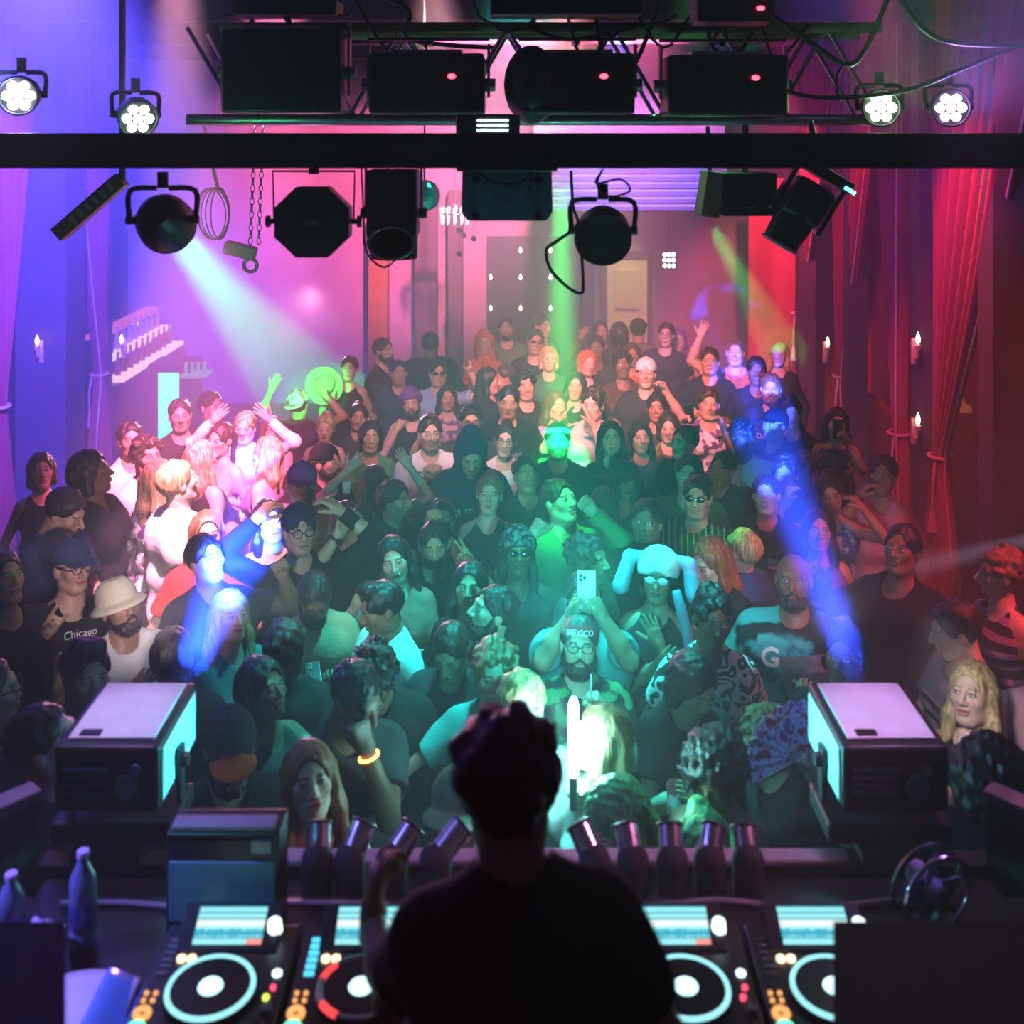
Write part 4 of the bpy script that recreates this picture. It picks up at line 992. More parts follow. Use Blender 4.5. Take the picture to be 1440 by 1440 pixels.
# ------------------------------------------------------------------ the room
XL, XR, YB, ZC = -5.4, 4.7, 16.0, 5.25
def wallmat(name, col, rough, sc, amp, bm_=.2):
    return mat(name, col, rough, 0, sc, amp, bm_)
def slab(name, lo, hi, m):
    b = MB(); b.box([(lo[i] + hi[i]) / 2 for i in range(3)], [hi[i] - lo[i] for i in range(3)]); return struct(b.build(name, m))
W_DARK = wallmat('plaster_dark', (.09, .055, .075), .85, 2.5, .35)
slab('floor', (XL, 3.35, -.2), (XR, YB, 0), wallmat('floor_boards', (.05, .035, .03), .5, 4, .4))
slab('stage_floor', (XL, -1.5, .8), (XR, 3.25, 1.0), wallmat('stage_paint', (.015, .015, .017), .6, 6, .3))
slab('wall_stage', (XL, 3.2, 0), (XR, 3.35, 1.0), W_DARK)
slab('wall_left', (XL - .2, -1.5, 0), (XL, YB, ZC), W_DARK)
slab('wall_right', (XR, -1.5, 0), (XR + .2, YB, ZC), wallmat('plaster_red', (.16, .035, .04), .85, 2.5, .35))
slab('wall_back', (XL, YB, 0), (XR, YB + .2, ZC), wallmat('plaster_grey', (.30, .22, .24), .8, 2.2, .3))
slab('wall_front', (XL, -1.7, 0), (XR, -1.5, ZC), W_DARK)
slab('ceiling', (XL, -1.5, ZC), (XR, YB, ZC + .2), wallmat('ceiling_paint', (.16, .12, .15), .85, 1.6, .4, .4))
BEAM = wallmat('beam_paint', (.06, .045, .055), .8, 5, .3)
for i, (y, z) in enumerate(((6.9, 4.72), (9.2, 4.7), (11.6, 4.7), (13.9, 4.7))):
    slab('ceiling_beam_%d' % (i + 1), (XL, y - .14, z), (XR, y + .14, ZC), BEAM)
# back wall furniture of the room: dark panelled stretch, pilasters, the pale door
slab('trim_1', (-.35, YB - .06, 0), (1.15, YB, 2.35), wallmat('panel_black', (.035, .03, .035), .5, 5, .3))
WOODB = wallmat('wood_brown', (.26, .12, .05), .55, 9, .35)
for i, (px, w_, m) in enumerate(((533, .26, WOODB), (641, .2, W_DARK), (600, .3, W_DARK), (826, .18, W_DARK))):
    x = (px - 720) / FPX * (YB - .15); slab('pilaster_%d' % (i + 1), (x - w_ / 2, YB - .3, 0), (x + w_ / 2, YB, 2.6 if i < 1 else 3.0), m)
x0, x1 = (853 - 720) / FPX * YB, (909 - 720) / FPX * YB
dr = slab('door_1', (x0, YB - .09, 0), (x1, YB - .03, 2.06), wallmat('door_paint', (.72, .60, .30), .5, 6, .12))
b = MB(); b.box(((x0 + x1) / 2, YB - .05, 2.10), (x1 - x0 + .14, .12, .08)); b.box((x0 - .035, YB - .05, 1.03), (.07, .12, 2.06)); b.box((x1 + .035, YB - .05, 1.03), (.07, .12, 2.06)); b.build('door_frame', W_DARK, dr)
b = MB(); b.box(((x0 + x1) / 2, YB - .1, 1.62), (.34, .02, .55), None, .006); b.box(((x0 + x1) / 2, YB - .1, .7), (.34, .02, .9), None, .006); b.build('door_panel', MATS['door_paint'], dr)
b = MB(); b.ball((x0 + .06, YB - .12, 1.0), .03); b.build('door_handle', STEEL, dr)
# upper gallery front over the back wall, blue light partly put into the louvre paint
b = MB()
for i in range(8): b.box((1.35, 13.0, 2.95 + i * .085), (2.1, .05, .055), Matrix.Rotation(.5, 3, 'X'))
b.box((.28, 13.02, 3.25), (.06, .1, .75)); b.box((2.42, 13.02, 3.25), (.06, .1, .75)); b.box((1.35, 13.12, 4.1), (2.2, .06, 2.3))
tag(b.build('hanging_louvre_panel', wallmat('louvre_blue_light_tint', (.10, .16, .30), .6, 6, .2)), 'slatted louvre panel hanging high before the back wall, lit blue', 'panel')
# columns and raised side booths
COLM = wallmat('column_paint', (.10, .05, .06), .7, 4, .3)
for i, (x, y, w_) in enumerate(((3.52, 8.15, .26), (3.55, 9.75, .2), (3.62, 12.0, .2), (3.66, 14.2, .2), (-4.62, 11.4, .5), (-4.66, 13.0, .14))):
    slab('column_%d' % (i + 1), (x - w_ / 2, y - w_ / 2, 0), (x + w_ / 2, y + w_ / 2, ZC), COLM)
slab('wall_booth_right', (3.80, 5.0, 0), (3.88, 8.9, 1.05), wallmat('booth_red', (.35, .03, .03), .5, 4, .3))
b = MB(); b.box((3.84, 6.9, 1.08), (.14, 3.6, .06), None, .01); tag(b.build('booth_rail', wallmat('rail_wood', (.5, .13, .05), .4, 8, .2)), 'red-lit wooden rail topping the low booth wall beside the curtains', 'rail')
slab('wall_booth_far', (3.85, 10.3, 0), (3.93, 13.6, .95), MATS['booth_red'])
slab('wall_alcove', (3.1, 14.9, 0), (4.7, 15.0, 3.2), wallmat('alcove_red', (.5, .06, .07), .7, 3, .2))
b = MB(); b.prism(((-.16, 0), (.16, 0), (.0, .62)), -.15, .15, Matrix.Translation((4.25, 11.2, 1.15))); b.box((4.25, 11.2, 1.12), (.4, .4, .06), None, .01); b.cyl((4.25, 11.2, .0), (4.25, 11.2, 1.1), .03)
tag(b.build('table_lamp_shade', glow('lamp_orange', (1.0, .22, .05), .25)), 'dim orange pyramid lamp in the side booth behind the curtains', 'lamp')

# ------------------------------------------------------------------ curtains
VELVET = None
def velvet():
    m, nt, b = newmat('velvet_red'); v = tcoord(nt); n = noise(nt, v, 30, 3)
    k = mixc(nt, E(nt, n.outputs[0]), (.30, .018, .035), (.48, .035, .06)); nt.links.new(k, b.inputs['Base Color'])
    b.inputs['Roughness'].default_value = .75; b.inputs['Sheen Weight'].default_value = .4; b.inputs['Sheen Tint'].default_value = (1, .4, .5, 1); return m
VELVET = velvet()
TRIM = mat('gold_trim', (.75, .42, .30), .5, 0, 60, .3)
def curtain(x, ya, yb, ytie, ztie, label, folds=7, top=ZC, out=.12, gather=.07, tail=.35, sx=0.0):
    """hangs along a side wall between ya and yb, swept to a tie at ytie"""
    r = random.Random(int(ya * 100)); ph = r.uniform(0, 6)
    def f(u, v):
        z = top * (1 - v); t = max(0.0, min(1.0, (top - z) / (top - ztie))); e = t ** 1.25
        w = (1 - e) + e * gather; c = ya + (yb - ya) * u
        if z >= ztie: y = c * (1 - e) + e * (ytie + (u - .5) * gather * 2); amp = out * (1 - .55 * e)
        else:
            q = (ztie - z) / ztie; wd = gather * 2 + tail * min(1, q * 1.5); y = ytie + (u - .5) * wd; amp = out * (.45 + .4 * q)
        xx = x + sx * e + amp * (math.sin(u * folds * 2 * PI + ph) + .3 * math.sin(u * folds * 5.3 + 2 * ph + z * .6))
        return V((xx, y, z))
    o = empty('curtain', (0, 0, 0), label, 'curtain', 'swept red curtains')
    b = MB(); b.grid(f, 110, 46); c = b.build('drape', VELVET, o, 180)
    sm = c.modifiers.new('s', 'SOLIDIFY'); sm.thickness = .008
    b = MB(); b.tube([f(0.0, v / 20) + V((-.03 if x > 0 else .03, 0, 0)) for v in range(0, 20)], .011, 6, 1); b.build('edge_trim', TRIM, o, 180)
    b = MB(); M = Matrix.Translation((x + sx, ytie, ztie)); b.torus(M, gather * 1.35, .016, 20, 8); b.tube([(x + sx - .06, ytie - .05, ztie), (x + sx - .09, ytie - .08, ztie - .18), (x + sx - .09, ytie - .06, ztie - .42)], .014, 6)
    b.cyl((x + sx - .09, ytie - .06, ztie - .42), (x + sx - .09, ytie - .06, ztie - .58), .02, .045); b.build('tie_back', TRIM, o, 60)
    return o
curtain(3.45, 7.35, 9.25, 9.15, 1.20, 'broad red curtain swept back to a tie on the near side of the flame-lit column', 8, out=.11)
curtain(3.42, 9.95, 10.75, 10.05, 1.15, 'narrow purple-red curtain directly behind the flame-lit column', 5, out=.08)
curtain(3.60, 11.0, 12.6, 12.4, 1.15, 'red curtain with a light edge, tied next to the woman with the phone', 7, out=.09)
curtain(3.66, 13.0, 14.7, 14.5, 1.5, 'bright red curtain beside the red alcove, farthest along the wall', 7, out=.09)
curtain(3.44, 5.7, 7.2, 6.1, 1.3, 'red curtain at the very edge past the dark column', 7, out=.1)
curtain(-4.60, 9.1, 10.9, 10.2, 1.35, 'violet-lit curtain at the edge beside the woman in the strappy top', 7, out=.1)
curtain(-4.62, 11.6, 12.9, 12.75, 1.1, 'curtain swept back in front of the bar on the blue side', 6, out=.09)

# ------------------------------------------------------------------ bar, screens and small lights at the far end
o = empty('back_bar', (-4.75, 14.3, 0), 'stepped bar shelving with a glowing front under the blue-lit ceiling', 'shelf')
LIT = glow('shelf_lit', (1.0, .72, .55), 1.1); PINKL = glow('shelf_pink', (1.0, .22, .35), .7)
bx = -4.75
b = MB(); b.box((-.05, 0, .45), (.5, 2.5, .9), None, .01); b.build('cabinet', BLKP, o)
for i, (dx, z, mm) in enumerate(((.18, .95, LIT), (.02, 1.17, LIT), (-.12, 1.42, PINKL))):
    b = MB(); b.box((dx, 0, z), (.20, 2.4 - i * .1, .05), None, .005); b.build('lit_shelf', mm, o)
GL = {}
for i in range(20):
    tier = i % 2; y = 14.3 - 1.05 + (i // 2) * .22; xx = bx + (.16 if tier == 0 else .0); z = .98 if tier == 0 else 1.20
    if i < 2:
        mm = mat('bottle_glass_%d' % i, ((.35, .12, .05), (.5, .4, .3))[i], .1, 0, 20, .2, emit=None)
        b = MB(); b.lathe(((.0, 0), (.035, 0), (.036, .15), (.015, .20), (.013, .27), (0, .27)), Matrix(), 12); q = b.build('bar_bottle', mm, None, 40); GL[i] = q.data
    else:
        q = bpy.data.objects.new('bar_bottle', GL[tier]); COL.objects.link(q)
    q.location = (xx, y, z); tag(q, ('amber' if tier == 0 else 'pale') + ' bottle standing on the %s glowing step of the bar' % ('lower' if tier == 0 else 'upper'), 'bottle', 'bottles on the %s bar step' % ('lower' if tier == 0 else 'upper'))
o = empty('drinks_fridge', at(236, 590, 13.2) - V((0, 0, 0)), 'upright drinks fridge with a glowing teal door behind the crowd', 'fridge')
o.location = (at(236, 590, 13.2).x, 13.2, 0)
b = MB(); b.box((0, .3, .55), (.5, .5, 1.1), None, .01); b.build('body', BLKP, o)
b = MB(); b.box((0.0, .03, .62), (.24, .02, .78)); b.build('glass_door', glow('fridge_teal', (.05, .9, .75), 1.6), o)
b = MB(); b.box((.3, .1, .98), (.3, .3, .04), None, .005)
for i in range(4): b.cyl((.2 + i * .07, .05, 1.0), (.2 + i * .07, .05, 1.13), .02)
b.build('glass_rack', glow('fridge_rack', (.05, .6, .6), .5), o)
o = empty('wall_screen', at(201, 474, 15.85), 'tilted bright screen showing a blurred picture above the bar', 'screen')
b = MB(); b.box((0, .02, 0), (.32, .05, .46), None, .01); b.build('frame', BLKP, o)
m_, nt_, b_ = newmat('screen_picture'); nn = noise(nt_, tcoord(nt_), 5, 3); kk = mixc(nt_, E(nt_, nn.outputs[0]).ramp(.4, .6), (.25, .65, .8), (.9, .95, 1.0)); nt_.links.new(kk, b_.inputs['Emission Color']); b_.inputs['Emission Strength'].default_value = 1.3
b = MB(); b.box((0, -.012, 0), (.27, .01, .42)); b.build('display', m_, o)
FL = glow('flame_bulb', (1.0, .75, .5), 9)
def sconce(p, label, grp=None, two=False):
    o = empty('wall_sconce', p, label, 'lamp', grp)
    b = MB(); b.box((0, .05, -.12), (.05, .03, .22), None, .008); b.tube([(0, .04, -.15), (0, -.03, -.17), (0, -.05, -.08)], .009, 6); b.cyl((0, -.05, -.09), (0, -.05, -.05), .02, .026); b.build('bracket', TRIM, o, 40)
    b = MB(); b.lathe(((0, -.05), (.016, -.03), (.020, .0), (.010, .04), (0, .06)), Matrix.Translation((0, -.05, 0)), 10); b.build('flame_bulb', FL, o, 60)
sconce(at(1288, 475, 9.6), 'upper flame-shaped lamp on the pale column by the curtains')
sconce(at(1288, 588, 9.6), 'lower flame-shaped lamp on the pale column by the curtains')
sconce(at(1162, 480, 11.85), 'small flame lamp on the column next to the red alcove')
sconce(at(55, 478, 11.1), 'flame lamp on the wide blue-lit column')
sconce(at(146, 474, 12.9), 'paired lamp over the bar, further from the screen'); sconce(at(173, 476, 12.9), 'paired lamp over the bar, nearer the screen')
STAR = glow('star_bulb', (1.0, .85, .7), 8)
for py in (352, 390, 434):
    for k, px in enumerate((690, 732, 774)):
        if py == 352 and k == 0: continue
        b = MB(); b.lathe(((0, -.03), (.018, -.02), (.02, .0), (.008, .035), (0, .05)), Matrix(), 10); b.cyl((0, .03, -.03), (0, 0, -.02), .01)
        q = b.build('star_bulb', STAR, None, 60); q.location = at(px, py, YB - .1); tag(q, 'tiny warm bulb of the star-like rows on the dark back panel', 'lamp', 'star bulbs on the dark back panel')
o = empty('chandelier', at(640, 300, 13.5), 'small crystal chandelier with glowing drops hanging at the far end', 'chandelier')
b = MB(); b.cyl((0, 0, .1), (0, 0, ZC - at(640, 300, 13.5).z), .01, None, 6); b.torus(Matrix(), .16, .012); b.torus(Matrix.Translation((0, 0, .1)), .08, .01); b.build('frame', GREYM, o)
b = MB()
for i in range(12): a = i * PI / 6; b.cyl((.16 * math.cos(a), .16 * math.sin(a), .07), (.16 * math.cos(a), .16 * math.sin(a), -.13), .018, .006, 6)
b.build('crystal_drops', glow('crystal', (1.0, .8, .85), 3), o)
b = MB()
for (x, z) in ((.05, -.2), (.10, -.26), (.05, -.48), (.22, -.3)): b.ball((x, 0, z), .035, 8); b.cyl((x, 0, z), (x, 0, -.0), .004, None, 5)
b.build('dark_beads', BLKP, o)
o = empty('hanging_pixel_light', at(941, 366, 14.2), 'cluster of white and violet pixel lights beside the pale door', 'lamp')
b = MB(); b.box((0, .05, 0), (.20, .06, .24), None, .01); b.cyl((0, .08, .1), (0, .08, ZC - at(941, 366, 14.2).z), .012); b.build('body', BLKP, o)
b = MB()
for i in range(3):
    for j in range(3): b.ball(((i - 1) * .055, 0, (j - 1) * .07), .024, 8)
b.build('pixel', glow('pixel_white', (.8, .7, 1.0), 14), o)

# ------------------------------------------------------------------ overhead rigging
BARY = 4.3
b = MB(); b.box((0, BARY, 3.734), (5.4, .12, .132), None, .006)
o = b.build('lighting_bar', BLACK); tag(o, 'long black square bar crossing the whole view overhead', 'bar')
b = MB()
for x in (-2.3, 2.3): b.cyl((x, BARY, 3.79), (x, BARY, ZC - .01), .02)
b.build('drop_rod', BLACK, o)
def ttruss():
    o = empty('lighting_truss', (0, 5.25, 4.0), 'long metal truss carrying the row of black light heads', 'truss')
    z0, z1 = 3.86 - 4.0, 4.27 - 4.0
    for (y, z, nm) in ((-.17, z0, 'chord'), (.17, z0, 'chord'), (-.17, z1, 'chord'), (.17, z1, 'chord')):
        b = MB(); b.cyl((-1.45 if z < 0 else -1.3, y, z), (1.65, y, z), .025, None, 12); b.build(nm, STEEL if z < 0 else mat('yellow_pipe', (.45, .36, .16), .5, 0, 8, .4), o, 40)
    b = MB(); n = 13
    for i in range(n):
        xa, xb = -1.45 + i * .238, -1.45 + (i + 1) * .238
        for y in (-.17, .17): b.cyl((xa, y, z0 if i % 2 else z1), (xb, y, z1 if i % 2 else z0), .010, None, 8)
        b.cyl((xa, -.17, z0), (xb, .17, z0), .009, None, 8)
    b.build('lacing', STEEL, o, 40)
    b = MB()
    for x in (-1.2, 1.2): b.cyl((x, 0, z1), (x, 0, ZC - 4.01), .012)
    b.build('suspension', BLACK, o)
ttruss()
RED = glow('led_red', (1.0, .03, .06), 12)
def light_head(x0, x1, z0, z1, y, label, led, rounded=False):
    cx, cz, w_, h_ = (x0 + x1) / 2, (z0 + z1) / 2, x1 - x0, z1 - z0
    o = empty('hanging_stage_light', (cx, y, cz), label, 'stage light', 'black light heads on the truss')
    b = MB(); b.box((0, .0, 0), (w_, .3, h_), None, .018); bo = b.build('body', BLACK, o, 40)
    b = MB()
    for i in range(5): b.box((w_ * .28, -.152, -.09 + i * .035), (w_ * .26, .008, .008))
    b.build('vent', BLKP, bo)
    b = MB(); b.box((0, -.05, h_ / 2 + .008), (w_ * .6, .16, .016)); b.build('top_plate', GREYM, o)
    for s in (-1, 1):
        b = MB(); b.box((s * (w_ / 2 + .016), 0, .06), (.012, .05, h_ * .9)); b.cyl((s * (w_ / 2), 0, 0), (s * (w_ / 2 + .045), 0, 0), .028); b.build('yoke_arm', GREYM, o, 40)
    b = MB(); b.box((0, 0, h_ / 2 + .07), (w_ + .04, .04, .012)); b.cyl((0, 0, h_ / 2 + .06), (0, .2, 4.2 - cz), .014); b.build('clamp', BLACK, o)
    if led:
        b = MB(); b.ball((w_ * .22, -.155, .03), .011, 10, (1.6, 1, 1)); b.build('led', RED, bo)
    if rounded:
        b = MB(); b.ball((-w_ * .42, -.03, 0), .17, 20, (.7, .9, 1.0)); b.build('lamp_dome', BLACK, o, 60)
D = 4.9
def hx(px): return (px - 720) / FPX * D
def hz(py): return CAM.z - (py - HZ) / FPX * D
light_head(hx(322), hx(486), hz(160), hz(45), D, 'blue-tinted black light head at one end of the truss, tallest of the row', False)
light_head(hx(524), hx(682), hz(161), hz(78), D, 'black light head with a red LED beside the tallest one', True)
light_head(hx(735), hx(888), hz(161), hz(78), D, 'black light head with a rounded dome at its end, red LED lit', True, True)
light_head(hx(934), hx(1098), hz(163), hz(80), D, 'black light head with a red LED at the end by the dangling cables', True)
for (xa, xb, za, zb, lb, led) in ((336, 478, 24, 2, 'flat black ballast box over the tallest light head', False), (975, 1080, 34, -6, 'small black power box with a red LED above the end light head', True), (690, 900, 24, -4, 'tangle-topped black box over the middle of the truss', False)):
    o = empty('hanging_power_box', ((hx(xa) + hx(xb)) / 2, D, (hz(za) + hz(zb)) / 2), lb, 'box')
    b = MB(); b.box((0, 0, 0), (hx(xb) - hx(xa), .22, hz(zb) - hz(za)), None, .01); b.build('housing', BLACK, o)
    b = MB(); b.cyl((-.1, .05, .0), (-.1, .05, ZC - (hz(za) + hz(zb)) / 2), .01); b.cyl((.1, .05, 0), (.1, .05, ZC - (hz(za) + hz(zb)) / 2), .01); b.build('hanger', BLACK, o)
    if led:
        b = MB(); b.ball((hx(xb) - hx(xa)) * .5 * V((.65, 0, 0)) + V((0, -.115, -.005)), .010, 10, (1.8, 1, 1)); b.build('led', RED, o)
rc = random.Random(5)
for i in range(9):
    xa = -.75 + i * .22; pts = [(xa + rc.uniform(-.1, .1), 5.0 + rc.uniform(-.08, .05), 4.42 + rc.uniform(-.05, .05))]
    for q in range(4): pts.append((pts[-1][0] + rc.uniform(-.02, .2), 5.02 + rc.uniform(-.08, .02), rc.choice((4.12, 4.2, 4.28, 4.36)) + rc.uniform(-.04, .04)))
    b = MB(); b.tube(pts, .007 + .003 * (i % 2), 6, 4); q = b.build('hanging_cable', CABLE, None, 180); tag(q, 'black cable looping over the truss between the light heads', 'cable', 'tangled cables over the truss')
# LED strip box with three bright rows under the truss
o = empty('hanging_led_batten', at(686, 176, 4.6), 'small batten with three bright bluish rows right over the square bar', 'stage light')
b = MB(); b.box((0, .05, 0), (.26, .1, .085), None, .008); b.cyl((0, .05, .0), (0, .44, .0), .010); b.build('housing', BLKP, o)
for i in range(3): b = MB(); b.box((.02, -.004, -.021 + i * .02), (.125, .008, .009), None, .002); b.build('led_row', glow('led_ice', (.45, .75, 1.0), 9), o)

PARS = {}
def par_can(loc, target, r, ln, label, face, grp=None, leds=7, yoke_up=True, name='hanging_par_light', rim=True):
    M = aim(loc, target); o = empty(name, loc, label, 'stage light', grp, M)
    Z = Matrix()
    b = MB(); b.lathe(((.0, ln), (r * .45, ln), (r * .72, ln * .8), (r * .97, ln * .42), (r, 0.0), (r * .93, .0), (r * .9, ln * .1), (0, ln * .1)), Z, 28); can = b.build('can', BLACK, o, 35)
    if rim: b = MB(); b.torus(Matrix.Translation((0, 0, .004)), r * .98, r * .045, 32, 8); b.build('rim', BLKP, can, 60)
    if leds:
        b = MB(); pts = [(0, 0)] + [(r * .55 * math.cos(i * PI / 3), r * .55 * math.sin(i * PI / 3)) for i in range(6)]
        for x, y in pts: b.ball((x, y, ln * .07), r * .24, 12, (1, 1, .5))
        b.build('led', face, can, 60)
    else: b = MB(); b.lathe(((0, ln * .02), (r * .92, ln * .02)), Z, 28); b.build('lens', face, can)
    # yoke in world space
    Mi = M.inverted(); side = M.to_3x3() @ V((1, 0, 0)); c = V(loc) - (M.to_3x3() @ V((0, 0, -1))) * ln * .45
    up = V((0, 0, 1 if yoke_up else -1)); b = MB()
    for s in (-1, 1):
        p = c + side * s * r * 1.12; b.cyl(Mi @ (c + side * s * r * .9), Mi @ (c + side * s * r * 1.25), .016); b.tube([Mi @ p, Mi @ (p + up * r * 1.02), Mi @ (c + side * s * r * .2 + up * r * 1.12)], .010, 6, 4)
    t = c + up * r * 1.12; b.cyl(Mi @ t, Mi @ (t + up * .06), .02); b.build('yoke', BLACK, o, 40)
    return o
G_ON = glow('lamp_green', (.05, 1.0, .35), 20)
par_can(at(236, 318, 4.28), at(420, 540, 10), .105, .22, 'black par light throwing the green beam, hanging from the square bar', G_ON, 'par lights on the square bar', 0)
par_can(at(848, 338, 4.25), at(852, 520, 3.4), .105, .20, 'unlit black par light with a perforated face hanging from the square bar', mat('led_mesh', (.03, .06, .05), .3, 0, 160, .9), None, 0)
for px, py, d, tx, col, es, lb in ((25, 135, 4.7, (-1.1, .0, 3.3), (.75, .82, 1.0), 130, 'par light glaring blue-white at the corner of the view'), (195, 168, 4.75, (-.6, 3.0, 3.2), (.9, .92, 1.0), 26, 'tilted par light with a white pixel face over the square bar'),
        (1240, 152, 4.9, (.8, .0, 3.4), (.72, 1.0, .66), 60, 'par light glowing green-white above the square bar'), (1338, 152, 4.9, (1.0, .0, 3.4), (.72, .42, 1.0), 60, 'par light glowing violet-white at the end above the square bar')):
    p = at(px, py, d); par_can(p, tx, .082, .16, lb, glow('lamp_%d' % px, col, es), 'lit par lights over the bar')
# octagonal flat light
o = empty('hanging_octagonal_light', at(440, 312, 4.28), 'flat octagonal black light hanging by a thin bracket', 'stage light')
r_ = .150; c_ = .42
pts = [(r_, r_ * c_), (r_ * c_, r_), (-r_ * c_, r_), (-r_, r_ * c_), (-r_, -r_ * c_), (-r_ * c_, -r_), (r_ * c_, -r_), (r_, -r_ * c_)]
b = MB(); b.prism([(x * .93, z * .88) for x, z in pts], -.03, .06); b.build('housing', mat('oct_grey', (.03, .05, .05), .4), o)
b = MB(); b.prism([(x * .5, z * .5) for x, z in pts], .06, .10); b.build('back_box', BLACK, o)
b = MB(); b.box((0, -.032, -.0), (.05, .004, .022)); b.build('badge', GREYM, o)
b = MB(); b.tube([(-.15, .02, 0), (-.155, .02, .19), (.155, .02, .19), (.15, .02, 0)], .005, 6, 1); b.cyl((0, .02, .18), (0, .02, .21), .02); b.build('bracket', BLACK, o)
for s in (-1, 1): b = MB(); b.cyl((s * .135, .02, 0), (s * .165, .02, 0), .01); b.cyl((s * .165, .02, 0), (s * .18, .02, 0), .022); b.build('knob', BLKP, o, 40)
# mirror scanner
o = empty('hanging_scanner_light', at(553, 300, 4.28), 'tall black scanner light with a mirror window at its lower end', 'stage light')
b = MB(); b.box((0, .02, .04), (.185, .2, .25), None, .012); b.lathe(((0, -.09), (.09, -.09), (.092, .04), (0, .04)), Matrix.Translation((0, .02, -.08)), 24); b.build('housing', BLACK, o, 40)
b = MB(); b.torus(Matrix.Translation((0, -.085, -.105)) @ Matrix.Rotation(PI / 2, 4, 'X') @ Matrix.Diagonal((1, .72, 1, 1)), .083, .007, 28, 8); b.build('window_rim', GREYM, o, 60)
b = MB(); b.lathe(((0, 0), (.08, 0)), Matrix.Translation((0, -.083, -.105)) @ Matrix.Rotation(PI / 2, 4, 'X') @ Matrix.Diagonal((1, .72, 1, 1)), 24); b.build('mirror', mat('mirror', (.5, .6, .55), .08, 1.0, 5, .05), o)
for s in (-1, 1): b = MB(); b.box((s * .105, .02, .10), (.008, .03, .22)); b.cyl((s * .095, .02, 0), (s * .125, .02, 0), .02); b.build('bracket', BLACK, o, 40)
b = MB(); b.tube([(-.12, 0, .17), (-.11, -.01, 0), (-.10, -.02, -.14), (-.03, -.03, -.20), (.03, -.03, -.15)], .004, 6); b.build('lead', CABLE, o)
# moving head, the teal light on its case put into the colour
o = empty('hanging_rounded_light', at(713, 274, 4.25), 'teal-lit rounded light base with four corner feet under the square bar', 'stage light')
TEAL = mat('case_teal_light_tint', (.10, .42, .42), .4, 0, 40, .35)
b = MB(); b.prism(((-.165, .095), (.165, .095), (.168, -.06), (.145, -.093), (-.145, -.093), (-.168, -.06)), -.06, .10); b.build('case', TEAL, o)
b = MB(); b.box((0, .0, .105), (.37, .2, .03), None, .008); b.cyl((0, .03, .1), (0, .03, .125), .02); b.build('top_flange', BLACK, o)
for s in (-1, 1):
    for z in (.06, -.075): b = MB(); b.cyl((s * .115, -.062, z), (s * .115, -.085, z), .015, .012, 12); b.build('foot', BLKP, o, 40)
b = MB()
for i in range(14): b.ball((rc.uniform(-.13, .13), -.061, rc.uniform(-.05, .07)), .004, 6)
b.build('screw', BLKP, o)
b = MB(); b.tube([(-.12, -.05, .10), (-.05, -.08, .05), (.05, -.09, .05), (.1, -.08, .10), (.12, -.05, .14)], .005, 6); b.build('lead', CABLE, o)
# right-hand cluster
o = empty('hanging_flap', at(998, 272, 5.1), 'brown flap beside a dark box over the slim green beam', 'flap')
b = MB(); b.box((0, 0, 0), (.08, .2, .2), Matrix.Rotation(.15, 3, 'Y'), .004); b.cyl((0, 0, .1), (0, .05, .3), .01); b.build('flap', mat('brown_card', (.28, .12, .07), .7), o)
o = empty('hanging_box_light', at(1048, 272, 5.1), 'dark box light with a small badge next to the brown flap', 'stage light')
b = MB(); b.box((0, 0, 0), (.235, .22, .19), None, .008); b.cyl((0, 0, .09), (0, .0, .31), .014); b.build('housing', BLACK, o)
b = MB(); b.box((0, -.113, -.055), (.05, .004, .008)); b.build('badge', GREYM, o)
o = empty('hanging_moving_light', at(1122, 300, 4.8), 'dark moving head light tilted beside the curtains', 'stage light', None, Matrix.Translation(at(1122, 300, 4.8)) @ Matrix.Rotation(.55, 4, 'Y'))
b = MB(); b.box((0, 0, .06), (.17, .17, .17), None, .03); b.lathe(((0, -.15), (.075, -.15), (.085, -.05), (.085, .05), (0, .05)), Matrix(), 20); b.build('head', BLACK, o, 40)
b = MB(); b.torus(Matrix.Translation((0, 0, -.15)), .075, .008); b.build('lens_ring', GREYM, o, 60)
b = MB(); b.box((-.11, 0, .07), (.02, .07, .22), None, .006); b.box((.11, 0, .07), (.02, .07, .22), None, .006); b.box((0, 0, .2), (.26, .12, .05), None, .01); b.cyl((0, 0, .2), (-.16, 0, .36), .014); b.build('yoke', BLKP, o)
b = MB(); b.box((.12, -.06, .19), (.05, .01, .014)); b.build('display', glow('disp_cyan', (.1, .8, 1.0), 6), o)
